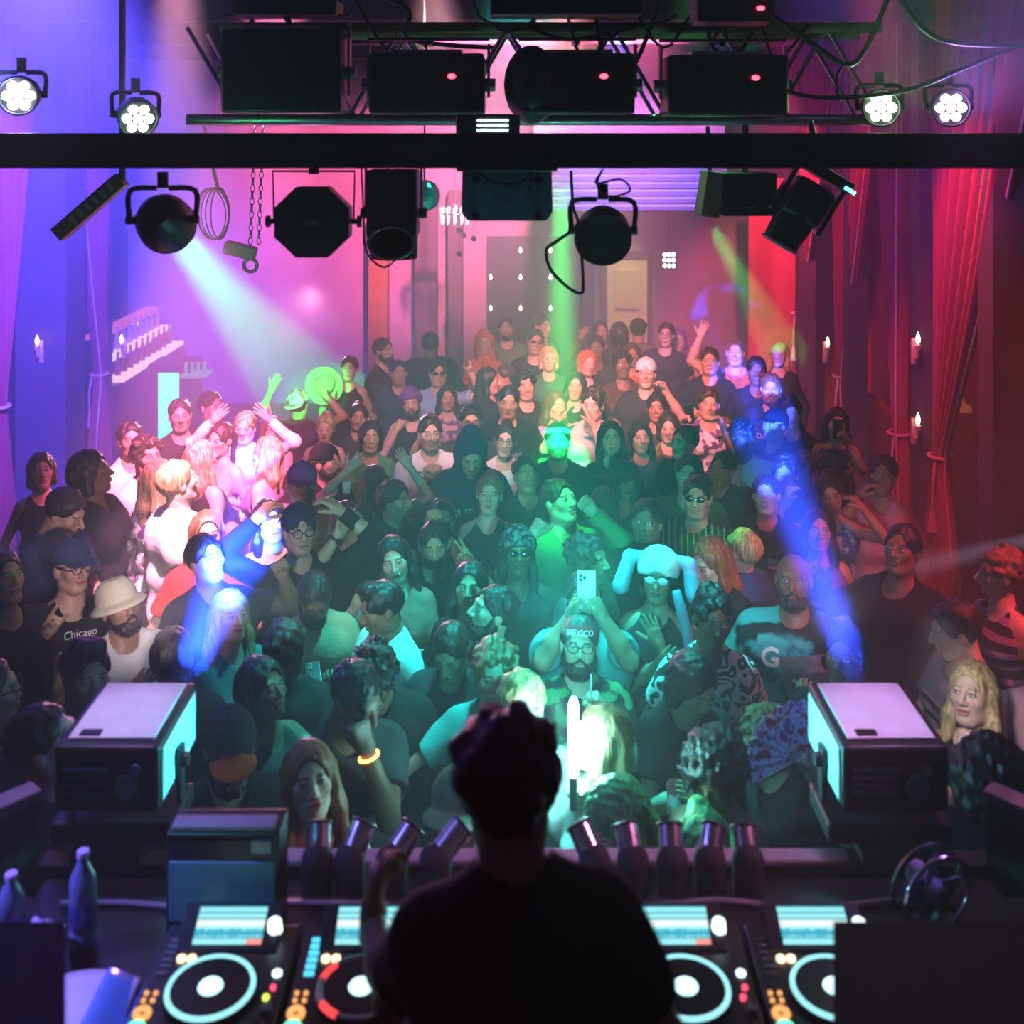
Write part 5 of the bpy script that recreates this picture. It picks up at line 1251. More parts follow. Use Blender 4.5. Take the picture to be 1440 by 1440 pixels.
# rope loop, chains, hoist, arm, disco ball
b = MB(); b.tube([at(803, 240, 4.3), at(806, 290, 4.3), at(812, 316, 4.3), at(785, 338, 4.3), at(768, 352, 4.3), at(775, 380, 4.3), at(800, 405, 4.3), at(818, 412, 4.3), at(820, 395, 4.3), at(817, 350, 4.3), at(810, 318, 4.3)], .006, 6, 5)
tag(b.build('hanging_cable', CABLE, None, 180), 'loose cable loop dangling from the square bar beside the green beam', 'cable')
b = MB(); b.tube([at(848, 238, 4.3), at(838, 258, 4.28), at(872, 252, 4.25), at(886, 268, 4.25), at(858, 276, 4.26), at(840, 262, 4.3), at(846, 240, 4.3)], .004, 6, 5)
tag(b.build('hanging_cable', CABLE, None, 180), 'thin cable curled above the unlit par light', 'cable')
for i, (rows, r, lb) in enumerate((([(1085, 22), (1130, 52), (1186, 90), (1215, 72), (1250, -6)], .011, 'cable drooping to a low point between the end light head and the ceiling'), ([(1262, -6), (1300, 42), (1345, 60), (1445, 64)], .011, 'upper cable sweeping across to the side wall'), ([(1105, 128), (1150, 137), (1232, 134), (1292, 122), (1350, 98), (1445, 60)], .009, 'lower cable rising from the end light head past the green-white light'), ([(1186, 90), (1176, 112), (1181, 143)], .006, 'short frayed end hanging from the drooping cable'))):
    b = MB(); b.tube([at(x, y, 4.62) for x, y in rows], r, 8, 6); tag(b.build('hanging_cable', CABLE, None, 180), lb, 'cable')
o = empty('hanging_chain_hoist', at(338, 352, 6.2), 'chain hoist with a pale hook block hanging on chains', 'hoist')
b = MB(); b.box((0, 0, 0), (.17, .10, .07), Matrix.Rotation(.25, 3, 'Y'), .015); b.build('motor', mat('hoist_cream', (.7, .6, .55), .5), o)
b = MB(); b.torus(Matrix.Translation((.06, -.02, -.08)) @ Matrix.Rotation(PI / 2, 4, 'X'), .035, .01); b.build('hook', STEEL, o, 60)
b = MB()
for cx in (.055, .10):
    for i in range(26):
        b.torus(Matrix.Translation((cx + i * .0014, 0, .05 + i * .036)) @ Matrix.Rotation(PI / 2, 4, 'X') @ Matrix.Rotation((i % 2) * PI / 2, 4, 'Y') @ Matrix.Diagonal((.55, 1, 1, 1)), .020, .0045, 10, 5)
b.build('chain', STEEL, o, 60)
b = MB()
for i in range(5): b.torus(Matrix.Translation((-.16 + i * .012, .0, .20)) @ Matrix.Rotation(PI / 2 + .2, 4, 'X') @ Matrix.Rotation(.3 * i, 4, 'Y') @ Matrix.Diagonal((.62, 1.1, 1, 1)), .13, .005, 24, 5)
b.tube([(-.12, 0, .33), (-.16, 0, .5), (-.2, 0, .7)], .012, 6); b.build('coiled_rope', mat('rope', (.4, .25, .22), .8), o)
a_, z_ = at(172, 252, 5.2), at(82, 330, 5.2)
o = empty('hanging_rig_strut', (a_ + z_) / 2, 'slanting box-section arm in the blue haze', 'arm')
dv = z_ - a_; R_ = V((1, 0, 0)).rotation_difference(dv).to_matrix()
b = MB(); b.box((0, 0, 0), (dv.length, .08, .07), R_, .004); b.build('beam', BLACK, o)
b = MB()
for i in range(6): b.box(R_ @ V((-.14 + i * .045, -.042, .0)), (.02, .006, .04), R_)
b.build('slot', GREYM, o)
b = MB(); b.cyl(-dv / 2, -dv / 2 + V((0, 0, 1.2)), .015); b.build('hanger', BLACK, o)
o = empty('hanging_mirror_ball', at(597, 275, 6.0), 'small mirror ball half hidden behind the scanner light', 'mirror ball')
b = MB(); b.ball((0, 0, 0), .085, 20); q = b.build('ball', mat('facets', (.7, .7, .7), .12, 1.0, 50, .6), o)
b = MB(); b.cyl((0, 0, .08), (0, 0, 1.3), .005); b.build('wire', CABLE, o)
# ------------------------------------------------------------------ the booth
slab('wall_booth_front', (-1.36, 3.26, 1.0), (1.40, 3.33, 1.70), wallmat('booth_black', (.02, .018, .02), .6, 6, .3))
b = MB(); b.box((0.02, 3.285, 1.708), (1.9, .06, .022), None, .008); tag(b.build('front_rail', mat('rail_grey', (.30, .24, .28), .35)), 'pale rail along the front edge of the booth, behind the row of spotlights', 'rail')
for s, lb in ((-1, 'angled side panel of the booth with a violet-lit top edge, by the bottles'), (1, 'angled side panel of the booth with a pink-lit top edge, by the fan')):
    o = empty('booth_wing', (s * 1.38, 3.28, 1.0), lb, 'panel')
    R_ = Matrix.Rotation(s * -.82, 3, 'Z')
    b = MB(); b.box(R_ @ V((s * .26, 0, .44)), (.52, .05, .88), R_); b.build('panel', MATS['booth_black'], o)
    b = MB(); b.box(R_ @ V((s * .26, 0, .90)), (.54, .07, .035), R_, .008); b.build('cap_rail', MATS['rail_grey'], o)
# shelf and table
o = empty('booth_table', (0, 2.65, 1.0), 'long black table carrying the decks', 'table')
b = MB(); b.box((0, .0, .72), (2.9, .84, .04), None, .006); b.build('table_top', BLKP, o)
for x in (-1.4, 1.4):
    for y in (-.38, .38): b = MB(); b.cyl((x, y, 0), (x, y, .70), .025); b.build('leg', BLACK, o, 40)
b = MB(); b.box((.02, 3.16, 1.655), (2.7, .17, .04), None, .006); b.box((-1.3, 3.15, 1.32), (.04, .18, .64)); b.box((1.3, 3.15, 1.32), (.04, .18, .64)); tag(b.build('booth_shelf', BLKP), 'narrow black shelf between the decks and the front rail', 'shelf')
b = MB(); b.tube([(-1.2 + i * .16, 3.02 + .012 * math.sin(i * 1.9), 1.752 + .004 * math.cos(i * 2.3)) for i in range(16)], .008, 6, 4); tag(b.build('power_cable', mat('cord_grey', (.2, .2, .22), .4), None, 180), 'grey cord snaking behind the decks along the table edge', 'cord')

# box lights on the booth corners
BOXTOP = mat('case_white', (.80, .78, .82), .45, 0, 14, .12)
def box_light(x0, x1, label):
    cx, w_ = (x0 + x1) / 2, x1 - x0
    o = empty('box_light', (cx, 3.465, 1.94), label, 'stage light', 'large box lights on the booth corners')
    b = MB(); b.box((0, 0, 0), (w_, .39, .19), None, .016); b.build('case', BLACK, o, 40)
    b = MB(); b.box((0, .01, .098), (w_ - .05, .33, .006), None, .002); tc_ = b.build('top_cover', BOXTOP, o)
    b = MB(); b.box((-w_ * .22, -.13, .103), (.06, .03, .006), None, .002); b.build('latch', BLKP, tc_)
    for s in (-1, 1):
        b = MB(); b.box((s * (w_ / 2 + .002), .0, .0), (.008, .34, .15), None, .003); b.build('side_cover', BOXTOP, o)
        b = MB(); b.box((s * (w_ / 2 + .016), -.03, -.07), (.014, .05, .16), None, .004); b.cyl((s * (w_ / 2), -.03, -.03), (s * (w_ / 2 + .04), -.03, -.03), .024, .02); b.build('yoke_arm', BLKP, o, 40)
    b = MB()
    for i in range(4): b.box((-.06, -.197, -.035 + i * .022), (w_ * .42, .006, .008))
    b.build('vent', mat('vent_blue', (.05, .18, .28), .3), o)
    b = MB(); b.cyl((w_ * .28, -.195, .03), (w_ * .28, -.203, .03), .016); b.cyl((w_ * .2, -.195, -.02), (w_ * .2, -.201, -.02), .035); b.build('fan_port', mat('port_grey', (.2, .35, .36), .3), o, 40)
    b = MB(); b.lathe(((0, .0), (.07, 0), (.075, .03)), Matrix.Translation((0, .195, .0)) @ Matrix.Rotation(-PI / 2, 4, 'X'), 24); b.build('lens', glow('lens_blue', (.1, .25, 1.0), 14), o, 40)
    b = MB(); b.box((0, -.04, -.185), (w_ + .06, .22, .06), None, .012); b.build('base', BLKP, o)
    b = MB(); b.box((0, -.165, -.222), (.2, .08, .036)); b.build('foot', BLKP, o)
box_light(-1.318, -1.016, 'box light with a lavender-lit top at the bottle side of the booth')
box_light(.952, 1.258, 'box light with a lavender-lit top at the fan side of the booth')
# equipment case beside the box light
o = empty('equipment_case', (-.735, 2.945, 1.741), 'blue-grey equipment case standing on the table behind the deck, beside the box light', 'case')
CASEM = mat('case_blue', (.08, .20, .26), .5, 0, 8, .25)
b = MB(); b.box((0, 0, .14), (.29, .11, .28), None, .008); b.build('body', BLKP, o)
b = MB(); b.box((0, -.058, .135), (.27, .008, .15), None, .003); b.build('front_panel', CASEM, o)
for z in (.265, .292): b = MB(); b.box((.0, -.03, z), (.26, .05, .012), None, .003); b.build('edge_strip', MATS['rail_grey'], o)
b = MB(); b.box((.10, -.06, .25), (.05, .01, .03)); b.build('label_plate', GREYM, o)

# row of metal spotlights
CHROME = mat('brushed_tube', (.62, .62, .66), .24, 1.0, 40, .15)
SP = ((449, 1157, 446), (512, 1157, 492), (581, 1163, 551), (650, 1160, 612), (814, 1160, 836), (879, 1160, 890), (942, 1160, 945), (1004, 1162, 998), (1046, 1163, 1052))
names = ('first', 'second', 'third', 'fourth', 'fifth', 'sixth', 'seventh', 'eighth', 'ninth')
for i, (tx, ty, bx_) in enumerate(SP):
    base = V(((bx_ - 720) / FPX * 3.125, 3.125, 1.676))
    o = empty('pin_spot', base, '%s of the nine upright metal spotlights on the booth shelf, counted from the equipment case' % names[i], 'spotlight', 'metal spotlights along the booth shelf')
    tp = at(tx, ty, 3.18) - base; dn = V((0, 0, .125)); ax = (tp - dn).normalized(); q0 = dn
    b = MB(); b.cyl((0, 0, 0), (0, 0, .02), .05, .046, 20); b.cyl((0, 0, .02), (0, 0, .125), .040, .044, 20); b.build('stand', mat('matt_black', (.010, .010, .012), .8), o, 40)
    b = MB(); b.ball(q0 - ax * .0, .045, 18); b.build('joint', MATS['matt_black'], o, 60)
    b = MB(); b.cyl(q0 + ax * .03, q0 + ax * ((tp - dn).length), .034, .034, 24); tb_ = b.build('tube', CHROME, o, 40)
    b = MB(); b.torus(Matrix.Translation(q0 + ax * (tp - dn).length) @ V((0, 0, 1)).rotation_difference(ax).to_matrix().to_4x4(), .033, .005, 24, 8); b.build('rim', BLKP, tb_, 60)

# ------------------------------------------------------------------ decks
LCD = None
def lcd():
    m, nt, b = newmat('deck_screen'); x, y, z = xyz(nt, tcoord(nt, 'Generated')); v = tcoord(nt)
    n = noise(nt, v, 140, 2, .5, (1, .2, 1)); wv = E(nt, n.outputs[0])
    rows = ((y * 6).frac()).lt(.75); wave = ((y - .28).abs()).lt(wv * .16) * 1.0
    k = mixc(nt, rows, (.03, .35, .45), (.35, .9, .95)); k = mixc(nt, y.gt(.45) * y.lt(.62), k, (.9, 1.0, .95)); k = mixc(nt, wave * y.lt(.42), k, (.05, .45, .6)); k = mixc(nt, x.gt(.78) * y.lt(.12), k, (1.0, .35, .3))
    nt.links.new(k, b.inputs['Emission Color']); b.inputs['Emission Strength'].default_value = 1.15; b.inputs['Base Color'].default_value = (.01, .01, .01, 1); b.inputs['Roughness'].default_value = .15
    return m
LCD = lcd()
DECKM = mat('deck_black', (.02, .02, .024), .35, 0, 60, .2)
PLAT = mat('platter_black', (.012, .013, .02), .25, 0, 60, .2)
RINGW = glow('ring_white', (.35, .9, 1.0), 1.4); RINGR = glow('ring_red', (1.0, .06, .06), 1.6); HUBG = glow('hub_white', (.55, .95, 1.0), 2.2)
AMB = glow('amber', (1.0, .42, .12), 1.5); AMBW = glow('amber_white', (1.0, .72, .42), 2.6); GRN = glow('btn_green', (.15, 1.0, .55), 2.0); CYB = glow('btn_cyan', (.08, .65, .95), 1.6); WHB = glow('btn_white', (.75, .98, 1.0), 2.4); REDB = glow('btn_red', (1.0, .08, .15), 2.0); YEL = glow('btn_yellow', (.75, 1.0, .1), 2.0)
def deck(x, label, ring, seg=False, tilt=0):
    o = empty('media_deck', (x, 2.62, 1.741), label, 'deck', 'four media players on the booth table')
    b = MB(); b.box((0, -.01, .052), (.325, .42, .095), None, .008); b.build('body', DECKM, o)
    Z = Matrix.Translation((.0, -.035, .102))
    b = MB(); b.lathe(((0, 0), (.103, 0), (.103, .012), (.098, .018), (0, .018)), Z, 48); jw = b.build('jog_wheel', PLAT, o, 30)
    if seg:
        for k, a in enumerate((2.35, 3.7)):
            b = MB(); b.torus(Z @ Matrix.Translation((0, 0, .016)), .094, .0085, 20, 8, a, a + .55); b.build('ring_light', RINGR, jw, 60)
        b = MB(); b.torus(Z @ Matrix.Translation((0, 0, .015)), .094, .0075, 48, 8); b.build('ring', mat('ring_steel', (.5, .5, .6), .2, 1.0), jw, 60)
    else: b = MB(); b.torus(Z @ Matrix.Translation((0, 0, .016)), .095, .0062, 48, 8); b.build('ring_light', ring, jw, 60)
    b = MB(); b.lathe(((0, .022), (.026, .022), (.028, .018)), Z, 32); b.build('jog_display', HUBG, jw)
    R_ = Matrix.Rotation(.42, 3, 'X')
    b = MB(); b.box((0, .155, .118), (.24, .115, .02), R_, .004); sh_ = b.build('screen_housing', DECKM, o)
    me = MB(); me.box((0, 0, 0), (.165, .088, .004)); q = me.build('screen', LCD, sh_); q.location = (.0, .150, .131); q.rotation_euler = (.42, 0, 0)
    b = MB(); b.cyl((.108, .15, .118), (.108, .145, .142), .018, .016, 20); b.build('browse_knob', WHB, o, 40)
    for k in range(6): b = MB(); b.box((-.13, .14 - k * .022, .101), (.024, .012, .008), None, .003); b.build('hot_cue', CYB if seg else GREYM, o)
    for dx in (0, .024): b = MB(); b.cyl((-.098 + dx, .076, .099), (-.098 + dx, .076, .106), .0105, None, 20); b.build('loop_button', AMBW, o, 40)
    for k in range(4): b = MB(); b.box((-.147 + (k % 2) * .021, -.030 - (k // 2) * .022, .101), (.010, .010, .006), None, .002); b.build('track_button', AMB, o)
    for y_, mm, nm in ((-.092, AMB, 'cue_button'), (-.134, GRN, 'play_button')):
        b = MB(); b.torus(Matrix.Translation((-.137, y_, .103)), .0145, .0065, 24, 8); b.build(nm, mm, o, 60)
    b = MB(); b.cyl((.138, .03, .099), (.138, .03, .105), .011, None, 20); b.build('tempo_button', WHB, o, 40)
    b = MB(); b.cyl((.138, -.015, .099), (.138, -.015, .106), .0065, None, 14); b.build('mode_button', REDB, o, 40)
    b = MB(); b.box((.138, -.10, .100), (.012, .13, .004)); b.box((.138, -.09, .108), (.022, .02, .014), None, .003); b.build('pitch_fader', GREYM, o)
    b = MB(); b.cyl((.128, -.045, .099), (.128, -.045, .106), .007, None, 14); b.build('reset_button', YEL if x < -.5 else REDB, o, 40)
    b = MB(); b.box((-.075, .215, .108), (.032, .012, .012), None, .003); b.build('media_light', YEL, o)
deck(-.685, 'media player with a white-lit jog ring nearest the bottles', RINGW)
deck(-.343, 'media player with a red-lit jog ring behind the raised hand', RINGR, True)
deck(.395, 'media player just past the black shirt with a white-lit ring', RINGW)
deck(.735, 'media player half hidden by the dark cabinet at the fan side', RINGW)
o = empty('dj_mixer', (.026, 2.62, 1.741), 'black mixer between the inner players, in front of the man in black', 'mixer')
b = MB(); b.box((0, -.01, .05), (.36, .40, .09), None, .008); b.build('body', DECKM, o)
for i in range(4):
    for j in range(5): b = MB(); b.cyl((-.12 + i * .08, .14 - j * .042, .095), (-.12 + i * .08, .14 - j * .042, .112), .011, .009, 14); b.build('knob', GREYM, o, 40)
    b = MB(); b.box((-.12 + i * .08, -.125, .097), (.006, .09, .004)); b.box((-.12 + i * .08, -.13 + i * .01, .105), (.018, .012, .016), None, .003); b.build('fader', GREYM, o)
b = MB(); b.box((.0, .05, .096), (.012, .16, .004)); b.build('level_meter', GRN, o)

# bottles, bag, folder, fan
PET = mat('pet_plastic', (.30, .42, .75), .08, 0, 30, .3, .6, trans=.55)
CAPM = mat('bottle_cap', (.55, .45, .75), .4)
def bottle(p, label, h=.25, empty_=False):
    o = empty('water_bottle', p, label, 'bottle')
    b = MB(); b.lathe(((0, 0), (.030, 0), (.034, .006), (.034, .05), (.031, .056), (.034, .062), (.034, .10), (.031, .106), (.034, .112), (.034, .165), (.030, .19), (.014, .222), (.0125, .235), (0, .235)), Matrix.Diagonal((1, 1, h / .25, 1)), 28); bb_ = b.build('bottle_body', PET, o, 35)
    b = MB(); b.cyl((0, 0, .235 * h / .25), (0, 0, h), .0155, .015, 20); b.build('cap', CAPM, o, 40)
    b = MB(); b.lathe(((.0348, .07), (.0348, .125)), Matrix.Diagonal((1, 1, h / .25, 1)), 28); b.build('sleeve', mat('bottle_sleeve', (.03, .05, .20), .35, 0, 50, .8), bb_, 60)
bottle((at(117, 1335, 2.87).x, 2.87, 1.74), 'tall clear water bottle standing alone beside the decks')
bottle((at(16, 1335, 2.86).x, 2.86, 1.74), 'second water bottle with a pink-lit cap, nearer the table end', .20)
b = MB(); rb = random.Random(3)
b.ball((0, 0, 0), .062, 14, (1, .8, .85))
for v in b.bm.verts: v.co += V((rb.uniform(-.014, .014), rb.uniform(-.014, .014), rb.uniform(-.010, .014)))
q = b.build('plastic_bag', mat('bag_film', (.6, .5, .75), .3, 0, 30, .2, .3)); q.location = (at(56, 1300, 2.8).x, 2.8, 1.795); tag(q, 'crumpled pale plastic bag beside the water bottles', 'bag')
o = empty('paper_sheet', (-1.0, 2.66, 1.744), 'glossy printed sheets lying in front of the tall bottle, violet-lit', 'paper')
b = MB(); b.grid(lambda u, v: V(((u - .5) * .21, (v - .5) * .20, .004 + .018 * math.sin(u * 3.4) + .006 * v)), 16, 8); q = b.build('sheet', mat('gloss_paper', (.75, .72, .78), .22, 0, 6, .1), o, 60); q.modifiers.new('s', 'SOLIDIFY').thickness = .002
b = MB(); b.grid(lambda u, v: V((.08 + (u - .5) * .12, (v - .5) * .2, .012 + .02 * math.cos(u * 3))), 10, 8); q = b.build('sheet', mat('gloss_blue', (.15, .35, .75), .25, 0, 6, .1), o, 60); q.modifiers.new('s', 'SOLIDIFY').thickness = .002
o = empty('desk_fan', (at(1320, 1280, 2.82).x, 2.82, 1.74), 'small round desk fan with a shiny rim behind the dark cabinet', 'fan')
Rf = Matrix.Translation((0, 0, .17)) @ Matrix.Rotation(.35, 4, 'Z') @ Matrix.Rotation(PI / 2 + .1, 4, 'X')
b = MB(); b.torus(Rf, .098, .006, 40, 8); b.build('rim', mat('fan_chrome', (.7, .6, .8), .15, 1.0), o, 60)
b = MB()
for i in range(26): a = i * PI / 13; b.tube([Rf @ V((.02 * math.cos(a), .02 * math.sin(a), .012)), Rf @ V((.06 * math.cos(a), .06 * math.sin(a), .014)), Rf @ V((.098 * math.cos(a), .098 * math.sin(a), 0))], .0011, 4, 2)
b.torus(Rf @ Matrix.Translation((0, 0, -.05)), .098, .004, 40, 6); b.build('guard', BLACK, o)
b = MB()
for i in range(4): b.box(Rf @ V((.05 * math.cos(i * PI / 2), .05 * math.sin(i * PI / 2), -.025)), (.075, .05, .003), (Rf.to_3x3() @ Matrix.Rotation(i * PI / 2, 3, 'Z') @ Matrix.Rotation(.4, 3, 'X')), .001)
b.build('blade', mat('fan_blade', (.05, .08, .22), .3), o)
b = MB(); b.cyl(Rf @ V((0, 0, .016)), Rf @ V((0, 0, -.09)), .024, .03); b.build('hub', mat('fan_hub', (.35, .25, .4), .35), o, 40)
b = MB(); b.cyl((0, .04, 0), (0, .04, .015), .06, .05, 24); b.cyl((0, .04, .01), (0, .05, .12), .012); b.build('base', BLKP, o, 40)
# dark cabinets beside the performer
for px, sg, lb in ((1172, 1, 'dark cabinet at the corner hiding the last player'), (92, -1, 'dark brown-black cabinet at the corner by the water bottles')):
    c0 = at(px, 1296, 2.2); th = math.atan2(c0.x, c0.y)
    o = empty('speaker_cabinet', (c0.x, 2.2, 1.0), lb, 'speaker', None, Matrix.Translation((c0.x, 2.2, 1.0)))
    h_ = c0.z - 1.0
    b = MB(); pl = [(0, 0), (sg * .52, 0), (sg * .52, -.38), (-c0.x * .38 / 2.2, -.38)]; b.prism(pl, 0, h_, Matrix(((1, 0, 0, 0), (0, 0, 1, 0), (0, 1, 0, 0), (0, 0, 0, 1)))); b.build('cabinet', mat('cabinet_black', (.016, .012, .012), .6, 0, 30, .3), o)
    b = MB(); b.box((sg * .22, -.384, h_ * .5), (.46, .008, h_ * .9)); b.build('grille', BLKP, o)
    b = MB(); b.box((sg * .526, -.19, h_ * .75), (.012, .12, .03), None, .004); b.build('handle', GREYM, o)

# ------------------------------------------------------------------ people
def headtext(i, s):
    me = text_mesh(s, .036, 0, True); bm = bmesh.new(); bm.from_mesh(me); bmesh.ops.triangulate(bm, faces=bm.faces[:])
    for v in bm.verts:
        a = v.co.x / .098; p = np.array((.093 * math.sin(a), .014 - .112 * math.cos(a), .066 + v.co.y)); q = i['Hc'] + i['HR'] @ (p * i['hk']); v.co = V(q)
    n = bpy.data.meshes.new('l'); bm.to_mesh(n); bm.free(); n.materials.append(INK['white']); o = bpy.data.objects.new('lettering', n); COL.objects.link(o); o.parent = [c for c in i['root'].children if c.name.startswith('headband')][0]
def maskface(i):
    f = Field((-.1, -.15, -.15), (.1, .05, .02), .004)
    f.ell((0, -.06, -.055), (.058, .062, .062), 0); f.plane((0, 0, -.018), (0, -.35, 1)); f.plane((0, -.01, 0), (0, 1, 0))
    v, q = f.mesh(); mk('face_mask', [(tr(v, i['HR'], i['Hc'], i['hk']), q, 0)], [cloth('black')], i['root'])
def necklace(i):
    b = MB(); n = 26
    sh = i['shirt'].data; vs = np.empty(len(sh.vertices) * 3, F); sh.vertices.foreach_get('co', vs); vs = vs.reshape(-1, 3)
    bvh = BVHTree.FromPolygons([tuple(v) for v in vs], [tuple(p.vertices) for p in sh.polygons])
    for k in range(n + 1):
        a = PI * k / n; x, z = -.085 * math.cos(a), 1.40 - .20 * math.sin(a)
        h = bvh.ray_cast(V(i['T']((x, -.5, z))), V((0, 1, 0)))[0]
        if h: b.ball(h + V((0, -.006, 0)), .007, 6)
    b.build('necklace', mat('bead_brown', (.1, .05, .03), .4), i['root'], 60)

def capbrim_fix(i, col):
    hat = [c for c in i['root'].children if c.name.startswith('cap')][0]
    hat.data.materials.append(cloth(col)); Hc, HR = i['Hc'], i['HR']
    M = np.array(HR)
    for p in hat.data.polygons:
        l = M.T @ (np.array(p.center) - Hc) / i['hk']
        if l[1] < -.088 and l[2] < .062: p.material_index = 1
for p in PEOPLE:
    q = dict(p); pos, ya, x, d = solve(p); px, py = q.pop('px'), q.pop('py'); brim = q.pop('capbrim', None); q.pop('px0'); q['yaw'] = ya
    q['lod'] = 0 if d < 7.2 else 1 if d < 9.8 else 2; q['var'] = int(p['px0'] * 7 + py * 3) % 97
    top = q['top']
    i = person(pos, **q)
    if brim: capbrim_fix(i, brim)
# the performer, back to us
def djx(i): pass
dj = person(V((.035, 2.02, 1.0)), 1.74, 180, False, 'light', ('curly', 'dark'), ('tee', 'black'), 'black', [('down', {'t': (.10, .55, -.55)}), ('pinch', {'t': (.30, .74, -.42), 'e': (.2, -.1, -1.0), 'p': (-.9, .3, 0), 'd': (-.1, .35, 1)})], (0, 8, 0), 2, 3.5, .90, collar=.045, var=3,
            label='performer in a black tee seen from behind, one hand raised over the decks', group=None)

# ------------------------------------------------------------------ things in hands
PHB = mat('phone_black', (.012, .012, .014), .2); PHW = mat('phone_white', (.8, .8, .78), .25); PHS = glow('phone_screen', (.6, .8, 1.0), .7)
def phone_at(M, label, white=False, k=1.0):
    o = empty('smartphone', M.translation, label, 'phone', None, M)
    b = MB(); b.box((0, 0, 0), (.075 * k, .009, .155 * k), None, .004); b.build('case', PHW if white else PHB, o)
    b = MB(); b.box((0, .0050, 0), (.068 * k, .001, .145 * k)); b.build('screen', PHS, o)
    b = MB(); b.box((-.017 * k, -.006, .052 * k), (.034 * k, .004, .036 * k), None, .002); b.build('camera_bump', mat('bump_grey', (.5, .5, .5), .3) if white else BLKP, o)
    for dx, dz in ((-.025, .06), (-.025, .044), (-.009, .052)): b = MB(); b.cyl((dx * k, -.007, dz * k), (dx * k, -.0105, dz * k), .0065 * k, None, 14); b.build('lens', PHB, o, 40)
for kind, i, a, label, o_ in HELD:
    M = hand_mat(i, a); yawM = i['W'].to_3x3().to_4x4(); c = M @ V((0, -.03, .095))
    if kind == 'phone': phone_at(Matrix.Translation(M @ V((.0 if a else .0, -.038, .10))) @ yawM @ Matrix.Rotation(math.radians(-62), 4, 'X'), label)
    elif kind == 'phoneup': phone_at(Matrix.Translation(M @ V((0, -.032, .10)) + V((0, 0, .03))) @ yawM, label)
    elif kind == 'bigphone':
        c2 = (hand_mat(i, 0) @ V((0, -.03, .1)) + hand_mat(i, 1) @ V((0, -.03, .1))) / 2; phone_at(Matrix.Translation(c2 + V((0, 0, .055))) @ yawM, label, True, 1.12)
    elif kind == 'wand':
        WAND = c + V((0, -.05, .19)); o = empty('light_wand', c, label, 'light stick'); b = MB(); b.cyl((0, 0, -.07), (0, 0, .05), .014); b.build('grip', BLKP, o, 40)
        b = MB(); b.lathe(((0, .05), (.016, .05), (.017, .30), (.010, .325), (0, .33)), Matrix(), 16); b.build('glow_tube', glow('wand', (.35, 1.0, 1.0), 220), o, 60)
    elif kind == 'fan':
        o = empty('hand_fan', c, label, 'fan', None, Matrix.Translation(c) @ Matrix.Rotation(.25, 4, 'Z')); n = 22
        def ff(u, v): a_ = math.radians(200 - 175 * u); r = .03 + .17 * v; return V((r * math.cos(a_) - .02, -.02 + .010 * (1 if int(round(u * n)) % 2 else -1) * v, r * math.sin(a_) + .02))
        b = MB(); b.grid(ff, n, 4); mm, nt, bb = newmat('fan_print'); n_ = noise(nt, tcoord(nt), 26, 3); t_ = E(nt, n_.outputs[0]); kk = mixc(nt, t_.ramp(.42, .5), (.8, .07, .10), (.85, .82, .84)); kk = mixc(nt, t_.ramp(.58, .62), kk, (.6, .1, .3)); nt.links.new(kk, bb.inputs['Base Color']); q = b.build('leaf', mm, o); q.modifiers.new('s', 'SOLIDIFY').thickness = .0015
        for k in range(8): u = k / 7; b = MB(); b.cyl(ff(u, 0) * .1, ff(u, .98) + V((0, -.006, 0)), .003, None, 6); b.build('rib', mat('fan_rib', (.7, .5, .55), .4), o)
    elif kind == 'foldfan':
        o = empty('drink_can', M @ V((.02, -.045, .09)), label, 'can', None, M @ Matrix.Translation((.02, -.045, .09)) @ Matrix.Rotation(1.3, 4, 'Y')); b = MB(); b.lathe(((0, -.065), (.026, -.065), (.031, -.055), (.029, .0), (.031, .05), (.026, .062), (0, .062)), Matrix(), 20); b.build('can_body', cloth('pink', 'floral', 'red'), o, 40)
        b = MB(); b.torus(Matrix.Translation((0, 0, .062)), .025, .003, 20, 6); b.build('rim', STEEL, o, 60)
    elif kind in ('bracelet', 'watch'):
        mm = glow('glow_yellow', (1.0, .55, .1), 6) if kind == 'bracelet' else BLKP; b = MB(); b.torus(Matrix(), .036, .0055 if kind == 'bracelet' else .008, 24, 8, 0, 2 * PI)
        if kind == 'watch': b.cyl((0, -.034, 0), (0, -.046, 0), .018)
        q = b.build('glow_bracelet' if kind == 'bracelet' else 'wristwatch', mm, None, 60); q.matrix_world = M @ Matrix.Translation((0, 0, -.025)); tag(q, label, 'bracelet' if kind == 'bracelet' else 'watch')
    elif kind == 'stick': b = MB(); b.cyl(M @ V((.0, -.035, .06)), M @ V((.0, -.035, .06)) + V((0, -.01, .13)), .005, .004, 10); tag(b.build('white_stick', INK['white'], None, 40), label, 'stick')
    elif kind == 'tube':
        p0 = V(i['W'] @ V(i['Hc'] + i['HR'] @ np.array((.10, -.13, -.02)))); b = MB(); b.tube([p0, p0 + V((.02, -.02, -.08)), p0 + V((.05, -.02, -.20)), p0 + V((.07, -.01, -.32))], lambda t: .020 + .008 * math.sin(t * 3.1), 10, 4); tag(b.build('inflatable_strap', cloth('lightblue'), None, 180), label, 'strap')
    elif kind == 'bottle':
        o = empty('beer_bottle', M @ V((0, -.03, .07)), label, 'bottle', None, Matrix.Translation(M @ V((0, -.032, .07)))); b = MB(); b.lathe(((0, -.08), (.028, -.08), (.029, .05), (.012, .10), (.011, .15), (0, .15)), Matrix(), 16); b.build('glass', mat('clear_glass', (.5, .6, .55), .08, 0, 20, .1), o, 40)
